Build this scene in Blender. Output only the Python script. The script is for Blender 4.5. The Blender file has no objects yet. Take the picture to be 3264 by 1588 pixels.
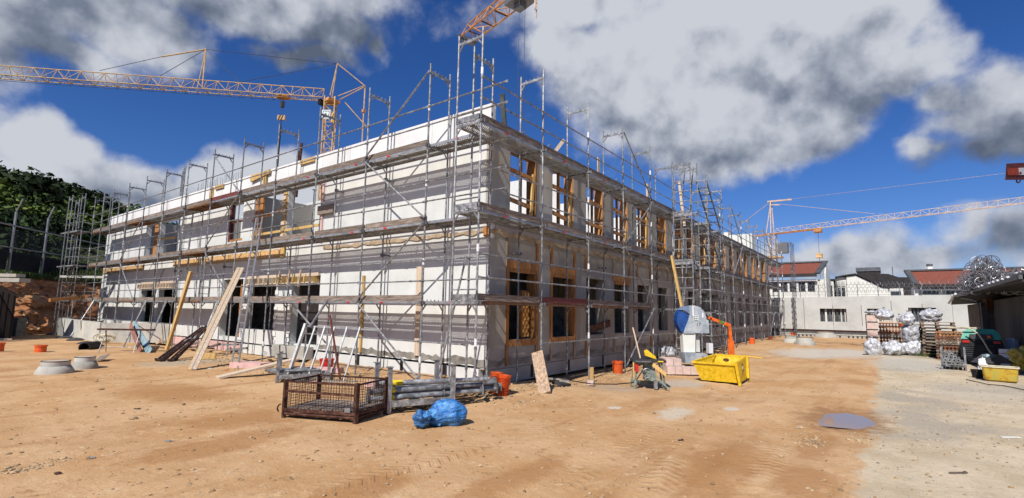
import bpy, math, random
import numpy as np
from mathutils import Vector, Matrix, Euler, noise as mnoise
random.seed(7)
R = math.radians
scene = bpy.context.scene
col = scene.collection

# ---------------------------------------------------------------- camera, sky, sun, exposure
W0, H0, F0 = 3264.0, 1588.0, 1594.27
YAW, PITCH, ROLL = R(36.7045), R(7.0276), R(0.9106)
CAM = Vector((-8.0912, -6.9429, 1.8028))
fw = Vector((math.cos(YAW)*math.cos(PITCH), math.sin(YAW)*math.cos(PITCH), math.sin(PITCH)))
rr = fw.cross(Vector((0, 0, 1))).normalized(); uu = rr.cross(fw)
r2 = math.cos(ROLL)*rr + math.sin(ROLL)*uu
u2 = -math.sin(ROLL)*rr + math.cos(ROLL)*uu
cam_d = bpy.data.cameras.new('camera'); cam = bpy.data.objects.new('camera', cam_d); col.objects.link(cam)
cam_d.sensor_fit = 'HORIZONTAL'; cam_d.sensor_width = 36; cam_d.lens = 36*F0/W0
cam_d.clip_start = 0.1; cam_d.clip_end = 3000
m = Matrix((r2, u2, -fw)).transposed().to_4x4(); m.translation = CAM; cam.matrix_world = m
scene.camera = cam

def ray(px, py): return fw + r2*((px-W0/2)/F0) + u2*((H0/2-py)/F0)
def at(px, py, z=0.0):                # point of the plane of height z seen in that direction
    d = ray(px, py); t = (z-CAM.z)/d.z; return CAM + d*t
def atx(px, py, x):
    d = ray(px, py); t = (x-CAM.x)/d.x; return CAM + d*t
def aty(px, py, y):
    d = ray(px, py); t = (y-CAM.y)/d.y; return CAM + d*t
def atd(px, py, D):                   # point at horizontal distance D
    d = ray(px, py); return CAM + d*(D/math.hypot(d.x, d.y))

SUN_DIR = Vector((-1.0, -0.19, 1.02)).normalized()       # towards the sun
SKY_STRENGTH = 0.077
world = bpy.data.worlds.new('World'); scene.world = world; world.use_nodes = True
wn = world.node_tree; wn.nodes.clear()
def build_world():
    N = wn.nodes; L = wn.links
    def mth(op, a, b=None, c=None, clamp=False):
        n = N.new('ShaderNodeMath'); n.operation = op; n.use_clamp = clamp
        for i, v in enumerate((a, b, c)):
            if v is None: continue
            if isinstance(v, (int, float)): n.inputs[i].default_value = v
            else: L.new(v, n.inputs[i])
        return n.outputs[0]
    def vm(op, a, b=None):
        n = N.new('ShaderNodeVectorMath'); n.operation = op
        for i, v in enumerate((a, b)):
            if v is None: continue
            if isinstance(v, (tuple, Vector)): n.inputs[i].default_value = tuple(v)
            else: L.new(v, n.inputs[i])
        return n.outputs[1] if op in ('DOT_PRODUCT', 'LENGTH') else n.outputs[0]
    def mixc(f, a, b):
        n = N.new('ShaderNodeMix'); n.data_type = 'RGBA'
        for s, v in ((0, f), (6, a), (7, b)):
            if isinstance(v, (int, float)): n.inputs[s].default_value = v
            elif isinstance(v, tuple): n.inputs[s].default_value = v+(1,) if len(v) == 3 else v
            else: L.new(v, n.inputs[s])
        return n.outputs[2]
    sky = N.new('ShaderNodeTexSky'); sky.sky_type = 'NISHITA'; sky.sun_disc = False
    sky.sun_elevation = math.asin(SUN_DIR.z); sky.sun_rotation = math.atan2(SUN_DIR.x, SUN_DIR.y)
    sky.air_density = 1.0; sky.dust_density = 0.3; sky.ozone_density = 3.0; sky.altitude = 400
    hs = N.new('ShaderNodeHueSaturation'); hs.inputs['Saturation'].default_value = 1.25; hs.inputs['Value'].default_value = 1.0
    L.new(sky.outputs[0], hs.inputs['Color'])
    tint = N.new('ShaderNodeMix'); tint.data_type = 'RGBA'; tint.blend_type = 'MULTIPLY'; tint.inputs[0].default_value = 1
    L.new(hs.outputs[0], tint.inputs[6]); tint.inputs[7].default_value = (0.74, 0.85, 1.24, 1)
    tc = N.new('ShaderNodeTexCoord'); d = vm('NORMALIZE', tc.outputs['Generated'])
    sep = N.new('ShaderNodeSeparateXYZ'); L.new(d, sep.inputs[0])
    # azimuth (deg, 0 = view axis, right positive) and elevation (deg)
    a_f = vm('DOT_PRODUCT', d, (math.cos(YAW), math.sin(YAW), 0)); a_r = vm('DOT_PRODUCT', d, (math.sin(YAW), -math.cos(YAW), 0))
    az = mth('MULTIPLY', mth('ARCTAN2', a_r, a_f), 180/math.pi); el = mth('MULTIPLY', mth('ARCSINE', sep.outputs[2]), 180/math.pi)
    comb = N.new('ShaderNodeCombineXYZ'); L.new(az, comb.inputs[0]); L.new(el, comb.inputs[1])
    uv = comb.outputs[0]
    def nz(vec, scale, det, rough=0.55, dist=0.0):
        n = N.new('ShaderNodeTexNoise'); n.noise_dimensions = '3D'; n.inputs['Scale'].default_value = scale
        n.inputs['Detail'].default_value = det; n.inputs['Roughness'].default_value = rough; n.inputs['Distortion'].default_value = dist
        L.new(vec, n.inputs['Vector']); return n.outputs['Fac']
    def dirof(px, py):
        v = ray(px, py).normalized(); f = v.x*math.cos(YAW)+v.y*math.sin(YAW); r_ = v.x*math.sin(YAW)-v.y*math.cos(YAW)
        return math.degrees(math.atan2(r_, f)), math.degrees(math.asin(v.z))
    # cumulus masses: (px, py, half width px, half height px, strength)
    def field(vec, blobs):
        out = None
        for (px, py, hw, hh) in blobs:
            u0, v0 = dirof(px, py); ua, _ = dirof(px+hw, py); ub, _ = dirof(px-hw, py); _, va = dirof(px, py-hh); _, vb = dirof(px, py+hh)
            a = abs(ua-ub)/2; b = abs(va-vb)/2
            s = vm('MULTIPLY', vm('SUBTRACT', vec, (u0, v0, 0)), (1/a, 1/b, 0))
            q = vm('LENGTH', s); v = mth('SUBTRACT', 1.0, q); v = mth('MULTIPLY', v, .34+min(.55, min(a, b)/12.0))
            out = v if out is None else mth('SMOOTH_MAX', out, v, 0.12)
        return out
    blobs = [(2250, 150, 560, 330), (1950, 240, 270, 190), (1800, 150, 130, 110), (2330, 420, 400, 150), (2080, 380, 260, 160), (2620, 330, 260, 190),
             (2660, 90, 230, 170), (1900, -40, 260, 130), (2400, -150, 900, 160), (2830, 130, 170, 160), (2860, 250, 230, 130), (2760, 340, 130, 90),
             (3180, 380, 330, 200), (3010, 330, 150, 100), (3330, 250, 260, 150), (3080, 500, 210, 90), (3500, 300, 300, 260), (2960, 500, 80, 50),
             (300, 20, 420, 150), (60, 90, 240, 120), (800, -20, 420, 100), (1100, 90, 230, 100), (1000, 170, 190, 45), (1220, 140, 70, 70), (-300, 100, 500, 250), (700, -150, 900, 180), (190, 160, 200, 60),
             (60, 420, 150, 110), (230, 500, 190, 100), (480, 570, 250, 110), (740, 600, 240, 100), (950, 600, 200, 90), (200, 620, 500, 140), (1200, 700, 500, 150), (-200, 450, 300, 200),
             (2800, 800, 500, 85), (3120, 720, 220, 75), (2620, 790, 200, 50), (2420, 770, 80, 50), (3264, 760, 250, 110), (1800, 830, 500, 100), (3500, 800, 400, 150)]
    warpn = N.new('ShaderNodeTexNoise'); warpn.inputs['Scale'].default_value = 0.09; warpn.inputs['Detail'].default_value = 6
    L.new(uv, warpn.inputs['Vector'])
    wv = vm('MULTIPLY', vm('SUBTRACT', warpn.outputs['Color'], (0.5, 0.5, 0.5)), (12, 9, 0))
    uvw = vm('ADD', uv, wv)
    base = field(uvw, blobs)
    # elsewhere in the sky the same kind of broken cumulus
    vis = mth('LESS_THAN', mth('ABSOLUTE', az), 56)
    gen = mth('SUBTRACT', nz(d, 2.2, 5, 0.55), 0.60)
    gen = mth('MULTIPLY', gen, 2.6)
    away = mth('SMOOTHSTEP' if False else 'MULTIPLY', mth('SUBTRACT', mth('ABSOLUTE', az), 50), 0.12, clamp=True)
    high = mth('MULTIPLY', mth('SUBTRACT', el, 36), 0.12, clamp=True)
    away = mth('MAXIMUM', away, high)
    base = mth('ADD', mth('MULTIPLY', base, mth('SUBTRACT', 1.0, away)), mth('MULTIPLY', gen, away))
    n1 = nz(d, 5.5, 8, 0.52)
    n1s = nz(d, 5.5, 5, 0.48)
    n1b = nz(vm('ADD', d, tuple(SUN_DIR*0.04)), 5.5, 5, 0.48)
    n2 = nz(d, 26.0, 6, 0.6)
    dens = mth('ADD', base, mth('MULTIPLY', mth('SUBTRACT', n1, 0.5), 1.25))
    dens = mth('ADD', dens, mth('MULTIPLY', mth('SUBTRACT', n2, 0.5), 0.22))
    alpha = N.new('ShaderNodeMapRange'); alpha.interpolation_type = 'SMOOTHSTEP'; L.new(dens, alpha.inputs[0])
    alpha.inputs[1].default_value = -0.13; alpha.inputs[2].default_value = 0.24
    # bright tops, grey bases: thickness plus dark masses
    dark = field(uvw, [(2200, 520, 420, 100), (2450, 480, 330, 100), (2030, 400, 190, 70), (2560, 260, 160, 60), (3150, 540, 260, 60), (3000, 580, 200, 40),
                       (500, -20, 900, 200), (1000, 110, 400, 130), (100, 90, 300, 90), (400, 600, 300, 40), (3150, 800, 200, 35), (2650, 850, 200, 25), (3264, 450, 100, 50)])
    shade = mth('ADD', mth('MULTIPLY', dark, 0.55), 0.33)
    shade = mth('ADD', shade, mth('MULTIPLY', mth('SUBTRACT', n1b, n1s), 3.0))
    shade = mth('ADD', shade, mth('ADD', mth('MULTIPLY', mth('SUBTRACT', n1, 0.5), -1.25), mth('MULTIPLY', mth('SUBTRACT', n2, 0.5), -0.5)), clamp=True)
    cr = N.new('ShaderNodeValToRGB'); L.new(shade, cr.inputs[0])
    e = cr.color_ramp.elements
    e[0].position = 0.0; e[0].color = (0.84, 0.88, 0.97, 1); e[1].position = 1.0; e[1].color = (0.15, 0.185, 0.27, 1)
    x = e.new(0.20); x.color = (0.74, 0.78, 0.88, 1); x = e.new(0.42); x.color = (0.52, 0.57, 0.68, 1); x = e.new(0.70); x.color = (0.27, 0.32, 0.43, 1)
    bgs = N.new('ShaderNodeBackground'); L.new(tint.outputs[2], bgs.inputs[0]); bgs.inputs[1].default_value = SKY_STRENGTH
    bgc = N.new('ShaderNodeBackground'); L.new(cr.outputs[0], bgc.inputs[0]); bgc.inputs[1].default_value = 0.70
    mx = N.new('ShaderNodeMixShader'); L.new(alpha.outputs[0], mx.inputs[0]); L.new(bgs.outputs[0], mx.inputs[1]); L.new(bgc.outputs[0], mx.inputs[2])
    o = N.new('ShaderNodeOutputWorld'); L.new(mx.outputs[0], o.inputs[0])
build_world()
try: world.cycles.sampling_method = 'MANUAL'; world.cycles.sample_map_resolution = 512
except Exception: pass
sun_d = bpy.data.lights.new('sun', 'SUN'); sun = bpy.data.objects.new('sun', sun_d); col.objects.link(sun)
sun_d.energy = 5.0; sun_d.angle = R(0.53); sun_d.color = (1.0, 0.955, 0.89)
sun.rotation_euler = SUN_DIR.to_track_quat('Z', 'Y').to_euler()
vs = scene.view_settings; vs.view_transform = 'Standard'; vs.look = 'None'; vs.gamma = 1; vs.exposure = 0.0; vs.use_curve_mapping = False
scene.cycles.max_bounces = 6; scene.cycles.diffuse_bounces = 1; scene.cycles.glossy_bounces = 3; scene.cycles.transparent_max_bounces = 6

# ---------------------------------------------------------------- materials
MATS = {}
def mat(name, c, rough=0.8, metal=0.0, var=0.12, scale=3.0, bump=0.0, bscale=40.0, c2=None, spec=0.3, trans=0.0, stretch=None, detail=5, alpha=1.0):
    if name in MATS: return MATS[name]
    mm = bpy.data.materials.new(name); mm.use_nodes = True; nt = mm.node_tree; N = nt.nodes; L = nt.links
    b = N['Principled BSDF']; b.inputs['Roughness'].default_value = rough; b.inputs['Metallic'].default_value = metal
    b.inputs['Specular IOR Level'].default_value = spec
    if trans: b.inputs['Transmission Weight'].default_value = trans
    if alpha < 1: b.inputs['Alpha'].default_value = alpha
    tc = N.new('ShaderNodeTexCoord'); geo = N.new('ShaderNodeNewGeometry')
    oi = N.new('ShaderNodeObjectInfo')
    mp = N.new('ShaderNodeMapping'); L.new(tc.outputs['Object'], mp.inputs[0])
    if stretch: mp.inputs['Scale'].default_value = stretch
    ad = N.new('ShaderNodeVectorMath'); ad.operation = 'ADD'; L.new(mp.outputs[0], ad.inputs[0])
    ml = N.new('ShaderNodeMath'); ml.operation = 'MULTIPLY'; L.new(oi.outputs['Random'], ml.inputs[0]); ml.inputs[1].default_value = 37.0
    L.new(ml.outputs[0], ad.inputs[1])
    n = N.new('ShaderNodeTexNoise'); n.inputs['Scale'].default_value = scale; n.inputs['Detail'].default_value = detail; n.inputs['Roughness'].default_value = 0.6
    L.new(ad.outputs[0], n.inputs['Vector'])
    r = N.new('ShaderNodeValToRGB'); L.new(n.outputs['Fac'], r.inputs[0])
    c2 = c2 or tuple(min(1, x*(1+var*1.2)) for x in c)
    r.color_ramp.elements[0].position = 0.33; r.color_ramp.elements[0].color = tuple(x*(1-var*1.6) for x in c)+(1,)
    r.color_ramp.elements[1].position = 0.68; r.color_ramp.elements[1].color = tuple(c2)+(1,)
    x = r.color_ramp.elements.new(0.5); x.color = tuple(c)+(1,)
    hv = N.new('ShaderNodeHueSaturation'); L.new(r.outputs[0], hv.inputs['Color'])
    rv = N.new('ShaderNodeMapRange'); L.new(oi.outputs['Random'], rv.inputs[0]); rv.inputs[3].default_value = 1-var*0.8; rv.inputs[4].default_value = 1+var*0.5
    L.new(rv.outputs[0], hv.inputs['Value']); L.new(hv.outputs[0], b.inputs['Base Color'])
    if bump:
        n2 = N.new('ShaderNodeTexNoise'); n2.inputs['Scale'].default_value = bscale; n2.inputs['Detail'].default_value = 4
        L.new(mp.outputs[0], n2.inputs['Vector'])
        bp = N.new('ShaderNodeBump'); bp.inputs['Strength'].default_value = bump; bp.inputs['Distance'].default_value = 0.02
        L.new(n2.outputs['Fac'], bp.inputs['Height']); L.new(bp.outputs[0], b.inputs['Normal'])
    MATS[name] = mm; return mm

M_white = mat('white_precast', (0.655, 0.66, 0.625), 0.85, var=0.06, scale=1.3, bump=0.25, bscale=30)
M_parapet = mat('white_board', (0.76, 0.75, 0.72), 0.85, var=0.05, scale=1.5, bump=0.15)
M_shade_wall = mat('shaded_precast', (0.38, 0.355, 0.315), 0.9, var=0.14, scale=0.9, bump=0.35, bscale=18, stretch=(1, 1, 0.5))  # white precast with the long side's shade darkened into the colour
M_conc = mat('concrete', (0.42, 0.40, 0.35), 0.9, var=0.16, scale=1.4, bump=0.4, bscale=25)
M_conc_l = mat('pale_concrete', (0.50, 0.49, 0.44), 0.9, var=0.12, scale=1.2, bump=0.3, bscale=25)
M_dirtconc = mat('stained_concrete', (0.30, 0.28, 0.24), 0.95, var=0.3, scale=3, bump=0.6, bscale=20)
M_mortar = mat('mortar_band', (0.40, 0.31, 0.21), 0.95, var=0.22, scale=4, bump=0.8, bscale=25)
M_galv = mat('galvanised_steel', (0.26, 0.265, 0.27), 0.5, 0.45, var=0.3, scale=9, spec=0.5, c2=(0.50, 0.50, 0.50))
M_galv_d = mat('dull_steel', (0.20, 0.20, 0.21), 0.55, 0.5, var=0.25, scale=8)
M_deck = mat('deck_steel', (0.40, 0.41, 0.42), 0.5, 0.55, var=0.2, scale=5)
M_ply = mat('deck_plywood', (0.20, 0.105, 0.055), 0.8, var=0.25, scale=4, stretch=(1, 5, 1))
M_toe = mat('weathered_board', (0.235, 0.185, 0.150), 0.9, var=0.3, scale=6, bump=0.5, bscale=50, stretch=(0.5, 6, 6), c2=(0.38, 0.33, 0.28))
M_toe_r = mat('red_board', (0.15, 0.045, 0.04), 0.8, var=0.25, scale=6, bump=0.3, stretch=(0.5, 6, 6))
M_wood = mat('orange_formwork', (0.44, 0.20, 0.065), 0.75, var=0.25, scale=4, bump=0.3, bscale=60, stretch=(5, 5, 0.6))
M_wood_y = mat('yellow_timber', (0.62, 0.40, 0.15), 0.75, var=0.2, scale=5, bump=0.3, stretch=(5, 5, 0.6))
M_pale = mat('pale_timber', (0.62, 0.49, 0.36), 0.8, var=0.16, scale=5, bump=0.3, stretch=(5, 5, 0.6))
M_osb = mat('osb_board', (0.55, 0.35, 0.16), 0.85, var=0.35, scale=16, bump=0.3)
M_browndk = mat('dark_brown_steel', (0.075, 0.032, 0.022), 0.7, 0.3, var=0.35, scale=10, c2=(0.15, 0.075, 0.05))
M_black = mat('black_rubber', (0.015, 0.015, 0.017), 0.6, var=0.2, scale=8)
M_darkgrey = mat('dark_grey_metal', (0.06, 0.06, 0.065), 0.6, 0.2, var=0.25, scale=5)
M_crane = mat('crane_yellow', (0.58, 0.36, 0.15), 0.6, var=0.2, scale=2, c2=(0.66, 0.50, 0.30))
M_crane2 = mat('crane_orange', (0.56, 0.24, 0.08), 0.6, var=0.25, scale=2, c2=(0.58, 0.36, 0.18))
M_crane3 = mat('crane_faded', (0.60, 0.47, 0.38), 0.7, var=0.2, scale=2)
M_orange = mat('orange_plastic', (0.70, 0.11, 0.02), 0.5, var=0.14, scale=6, spec=0.4)
M_orange_p = mat('orange_paint', (0.74, 0.14, 0.015), 0.5, var=0.2, scale=8, spec=0.4)
M_blue_bag = mat('blue_plastic_film', (0.03, 0.16, 0.44), 0.36, var=0.35, scale=7, spec=0.4, bump=0.9, bscale=16, c2=(0.12, 0.34, 0.62), stretch=(1, 1, 2.5))
M_bag = mat('clear_plastic_sack', (0.52, 0.53, 0.56), 0.42, var=0.3, scale=9, spec=0.45, bump=0.9, bscale=11, c2=(0.85, 0.86, 0.9))
M_yellow = mat('yellow_paint', (0.78, 0.49, 0.012), 0.5, var=0.18, scale=11, spec=0.4, bump=0.2, bscale=9, c2=(0.80, 0.56, 0.06))
M_yel_dirty = mat('yellow_dirty', (0.62, 0.40, 0.05), 0.6, var=0.25, scale=6, c2=(0.40, 0.42, 0.10))
M_pink = mat('pink_insulation', (0.66, 0.42, 0.38), 0.85, var=0.1, scale=3)
M_pinkblk = mat('pale_pink_block', (0.66, 0.50, 0.44), 0.9, var=0.10, scale=6, bump=0.3)
M_fleece = mat('brown_fleece', (0.36, 0.22, 0.12), 0.9, var=0.25, scale=2.5, bump=0.9, bscale=5)
M_white_p = mat('white_plastic', (0.78, 0.78, 0.78), 0.5, var=0.06, scale=4)
M_green = mat('green_hood', (0.04, 0.33, 0.22), 0.4, var=0.15, scale=3, spec=0.5)
M_red = mat('red_plastic', (0.55, 0.03, 0.02), 0.4, var=0.15, scale=6)
M_label_r = mat('red_sticker', (0.75, 0.02, 0.02), 0.5, var=0.1)
M_label_y = mat('yellow_sticker', (0.85, 0.62, 0.02), 0.5, var=0.12, scale=30)
M_logo_g = mat('green_print', (0.03, 0.16, 0.10), 0.5, var=0.1)
M_bluep = mat('blue_guard_paint', (0.02, 0.08, 0.30), 0.5, var=0.2, scale=4)
M_sawgrey = mat('saw_housing', (0.44, 0.50, 0.55), 0.5, 0.25, var=0.2, scale=3, c2=(0.68, 0.70, 0.70))
M_sawgreen = mat('grey_green_paint', (0.22, 0.26, 0.22), 0.6, 0.2, var=0.25, scale=8)
M_tile_red = mat('red_roof', (0.21, 0.065, 0.042), 0.85, var=0.12, scale=6)
M_roof_dk = mat('dark_roof', (0.035, 0.03, 0.03), 0.7, var=0.2, scale=3)
M_roof_gr = mat('grey_roof_edge', (0.12, 0.125, 0.13), 0.5, 0.3, var=0.2, scale=3)
M_render = mat('white_render', (0.72, 0.72, 0.66), 0.9, var=0.06, scale=1.5)
M_glass = mat('window_glass', (0.03, 0.035, 0.045), 0.1, var=0.3, scale=2, spec=0.6)
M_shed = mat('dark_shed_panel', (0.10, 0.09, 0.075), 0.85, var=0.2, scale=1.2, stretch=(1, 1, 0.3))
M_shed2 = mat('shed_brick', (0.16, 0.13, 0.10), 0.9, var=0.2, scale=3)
M_bark = mat('bark', (0.06, 0.045, 0.03), 0.95, var=0.3, scale=6)
M_rope = mat('hose_beige', (0.55, 0.50, 0.36), 0.7, var=0.15, scale=10)
M_contain = mat('dark_container', (0.012, 0.008, 0.007), 0.9, var=0.3, scale=4, stretch=(6, 6, 0.4))
M_fence = mat('fence_galv', (0.30, 0.31, 0.32), 0.5, 0.5, var=0.15)
M_screen = mat('dark_fence_screen', (0.018, 0.022, 0.028), 0.9, var=0.3, scale=1.5)
M_alu = mat('aluminium', (0.42, 0.43, 0.43), 0.4, 0.6, var=0.15, scale=8)
M_rust = mat('rusty_brown_prop', (0.06, 0.032, 0.026), 0.65, 0.3, var=0.4, scale=12, c2=(0.17, 0.11, 0.09))
M_bluegrey = mat('bluegrey_board', (0.25, 0.36, 0.40), 0.8, var=0.25, scale=6)
M_pallet = mat('pallet_wood', (0.27, 0.20, 0.15), 0.9, var=0.3, scale=5)
M_stone_w = mat('limestone', (0.50, 0.36, 0.21), 0.9, var=0.25, scale=4)

def leaf_mat(name, c1, c2):
    mm = mat(name, c1, 0.7, var=0.35, scale=0.5, c2=c2, spec=0.2)
    mm.node_tree.nodes['Principled BSDF'].inputs['Subsurface Weight'].default_value = 0.0
    return mm
M_leaf = [leaf_mat('foliage_mid', (0.06, 0.095, 0.022), (0.12, 0.17, 0.04)), leaf_mat('foliage_dark', (0.03, 0.052, 0.015), (0.06, 0.09, 0.024)), leaf_mat('foliage_bright', (0.085, 0.13, 0.022), (0.17, 0.22, 0.045))]
M_grass = leaf_mat('grass_blades', (0.05, 0.09, 0.015), (0.11, 0.15, 0.03))

# ---------------------------------------------------------------- mesh helpers
def frame_from(dirv):
    d = dirv.normalized(); a = Vector((0, 0, 1)) if abs(d.z) < 0.95 else Vector((1, 0, 0))
    x = a.cross(d).normalized(); y = d.cross(x); return x, y, d
class MB:
    def __init__(s): s.v = []; s.f = []
    def poly(s, pts):
        n = len(s.v); s.v += [tuple(p) for p in pts]; s.f.append(tuple(range(n, n+len(pts)))); return s
    def box(s, lo, hi):
        x0, y0, z0 = lo; x1, y1, z1 = hi; n = len(s.v)
        s.v += [(x0, y0, z0), (x1, y0, z0), (x1, y1, z0), (x0, y1, z0), (x0, y0, z1), (x1, y0, z1), (x1, y1, z1), (x0, y1, z1)]
        s.f += [(n, n+3, n+2, n+1), (n+4, n+5, n+6, n+7), (n, n+1, n+5, n+4), (n+1, n+2, n+6, n+5), (n+2, n+3, n+7, n+6), (n+3, n, n+4, n+7)]; return s
    def obox(s, c, size, rot=(0, 0, 0)):
        m = Euler(rot).to_matrix(); n = len(s.v); c = Vector(c); h = Vector(size)/2
        for sz in (-1, 1):
            for sx, sy in ((-1, -1), (1, -1), (1, 1), (-1, 1)): s.v.append(tuple(c + m @ Vector((sx*h.x, sy*h.y, sz*h.z))))
        s.f += [(n, n+3, n+2, n+1), (n+4, n+5, n+6, n+7), (n, n+1, n+5, n+4), (n+1, n+2, n+6, n+5), (n+2, n+3, n+7, n+6), (n+3, n, n+4, n+7)]; return s
    def bar(s, p0, p1, w, h, up=None):        # rectangular bar from p0 to p1
        p0 = Vector(p0); p1 = Vector(p1); d = (p1-p0).normalized(); up = Vector(up) if up else (Vector((0, 0, 1)) if abs(d.z) < 0.9 else Vector((1, 0, 0)))
        x = d.cross(up).normalized(); y = x.cross(d); n = len(s.v)
        for p in (p0, p1):
            for a, b in ((-1, -1), (1, -1), (1, 1), (-1, 1)): s.v.append(tuple(p + x*(a*w/2) + y*(b*h/2)))
        s.f += [(n, n+3, n+2, n+1), (n+4, n+5, n+6, n+7), (n, n+1, n+5, n+4), (n+1, n+2, n+6, n+5), (n+2, n+3, n+7, n+6), (n+3, n, n+4, n+7)]; return s
    def tube(s, p0, p1, r, n=8, r1=None, cap=True):
        p0 = Vector(p0); p1 = Vector(p1); x, y, d = frame_from(p1-p0); r1 = r if r1 is None else r1; b = len(s.v)
        for p, q in ((p0, r), (p1, r1)):
            for i in range(n):
                a = 2*math.pi*i/n; s.v.append(tuple(p + x*math.cos(a)*q + y*math.sin(a)*q))
        for i in range(n): j = (i+1) % n; s.f.append((b+i, b+j, b+n+j, b+n+i))
        if cap: s.f.append(tuple(b+n-1-i for i in range(n))); s.f.append(tuple(b+n+i for i in range(n)))
        return s
    def path(s, pts, r, n=6, closed=False):
        pts = [Vector(p) for p in pts]; b = len(s.v); k = len(pts); px = None
        for i, p in enumerate(pts):
            t = (pts[(i+1) % k] - pts[i-1]) if closed else (pts[min(i+1, k-1)] - pts[max(i-1, 0)])
            t = t.normalized()
            if px is None: x, y, _ = frame_from(t)
            else: x = (px - t*px.dot(t)).normalized(); y = t.cross(x)
            px = x
            for j in range(n):
                a = 2*math.pi*j/n; s.v.append(tuple(p + x*math.cos(a)*r + y*math.sin(a)*r))
        for i in range(k if closed else k-1):
            i2 = (i+1) % k
            for j in range(n): j2 = (j+1) % n; s.f.append((b+i*n+j, b+i*n+j2, b+i2*n+j2, b+i2*n+j))
        return s
    def prism(s, pts, off):                  # polygon pts extruded by vector off
        n = len(s.v); k = len(pts); o = Vector(off)
        s.v += [tuple(Vector(p)) for p in pts] + [tuple(Vector(p)+o) for p in pts]
        s.f.append(tuple(range(n+k-1, n-1, -1))); s.f.append(tuple(range(n+k, n+2*k)))
        for i in range(k): j = (i+1) % k; s.f.append((n+i, n+j, n+k+j, n+k+i))
        return s
    def lathe(s, prof, c=(0, 0, 0), n=24, axis='z'):
        b = len(s.v); k = len(prof)
        for i in range(n):
            a = 2*math.pi*i/n
            for (r_, z) in prof:
                if axis == 'z': p = (c[0]+r_*math.cos(a), c[1]+r_*math.sin(a), c[2]+z)
                elif axis == 'x': p = (c[0]+z, c[1]+r_*math.cos(a), c[2]+r_*math.sin(a))
                else: p = (c[0]+r_*math.cos(a), c[1]+z, c[2]+r_*math.sin(a))
                s.v.append(p)
        for i in range(n):
            j = (i+1) % n
            for q in range(k-1): s.f.append((b+i*k+q, b+j*k+q, b+j*k+q+1, b+i*k+q+1))
        return s
    def mesh(s, name, m=None, smooth=False):
        me = bpy.data.meshes.new(name); me.from_pydata(s.v, [], s.f); me.update()
        if m: me.materials.append(m)
        if smooth: me.shade_smooth()
        return me
    def build(s, name, m, parent=None, smooth=False, **kw):
        return add(name, s.mesh(name, m, smooth), parent, **kw)
def add(name, me, parent=None, loc=None, rot=None, mtx=None, label=None, kind=None):
    o = bpy.data.objects.new(name, me); col.objects.link(o)
    if parent is not None: o.parent = parent
    if mtx is not None: o.matrix_local = mtx
    else:
        if loc is not None: o.location = loc
        if rot is not None: o.rotation_euler = rot
    if label: o['label'] = label
    if kind: o['kind'] = kind
    return o
def thing(name, label, cat, loc=(0, 0, 0), rotz=0, group=None):
    o = bpy.data.objects.new(name, None); col.objects.link(o); o.location = loc; o.rotation_euler = (0, 0, rotz)
    o.empty_display_size = 0.2; o['label'] = label; o['category'] = cat
    if group: o['group'] = group
    return o
def tag(o, label, cat, group=None):
    o['label'] = label; o['category'] = cat
    if group: o['group'] = group
    return o
ORD = ['first', 'second', 'third', 'fourth', 'fifth', 'sixth', 'seventh', 'eighth', 'ninth', 'tenth', 'eleventh', 'twelfth', 'thirteenth', 'fourteenth', 'fifteenth', 'sixteenth', 'seventeenth', 'eighteenth']
def dup(src, loc, rotz, label, group=None):
    c = src.copy(); col.objects.link(c); c.location = loc; c.rotation_euler = (0, 0, rotz); c['label'] = label
    if group: c['group'] = group
    for ch in list(src.children):
        d = ch.copy(); col.objects.link(d); d.parent = c
        for g in ch.children:
            e = g.copy(); col.objects.link(e); e.parent = d
    return c
def S(t): t = max(0.0, min(1.0, t)); return t*t*(3-2*t)
VIEWROT = math.atan2(-math.cos(YAW), math.sin(YAW))   # rotz whose local x runs to the photograph's right

# ---------------------------------------------------------------- ground
def gz(x, y):
    z = -0.13*S((x-2.0)/3.0)*S((y+5.5)/2.0)*S((30-x)/10.0)
    z += 0.05*S((x+1.0)/1.0)*S((2.5-x)/1.0)*S((1.5-abs(y-0.0))/1.2)
    return z
def gnoise(x, y):
    n = mnoise.noise(Vector((x*0.35, y*0.35, 0)))*0.035 + mnoise.noise(Vector((x*1.3, y*1.3, 3)))*0.016 + mnoise.noise(Vector((x*4.2, y*4.2, 7)))*0.008
    # wheel ruts running along the long side of the building
    for y0 in (-3.9, -5.6):
        yy = y - y0 - 0.25*math.sin(x*0.25)
        n += -0.022*math.exp(-(yy/0.22)**2) + 0.012*math.exp(-((abs(yy)-0.38)/0.12)**2)
    dx, dy = x-2.9, y+6.15
    n -= 0.055*math.exp(-(((dx-.05)/.95)**2+((dy-.0)/.50)**2+.55*mnoise.noise(Vector((x*1.9, y*1.9, 5))))**2) if abs(dx) < 2.5 and abs(dy) < 2 else 0
    return n*S((60-abs(x))/30.0)
def lines(a, b, step, outs):
    l = list(np.arange(a, b+1e-6, step)); return l
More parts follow.
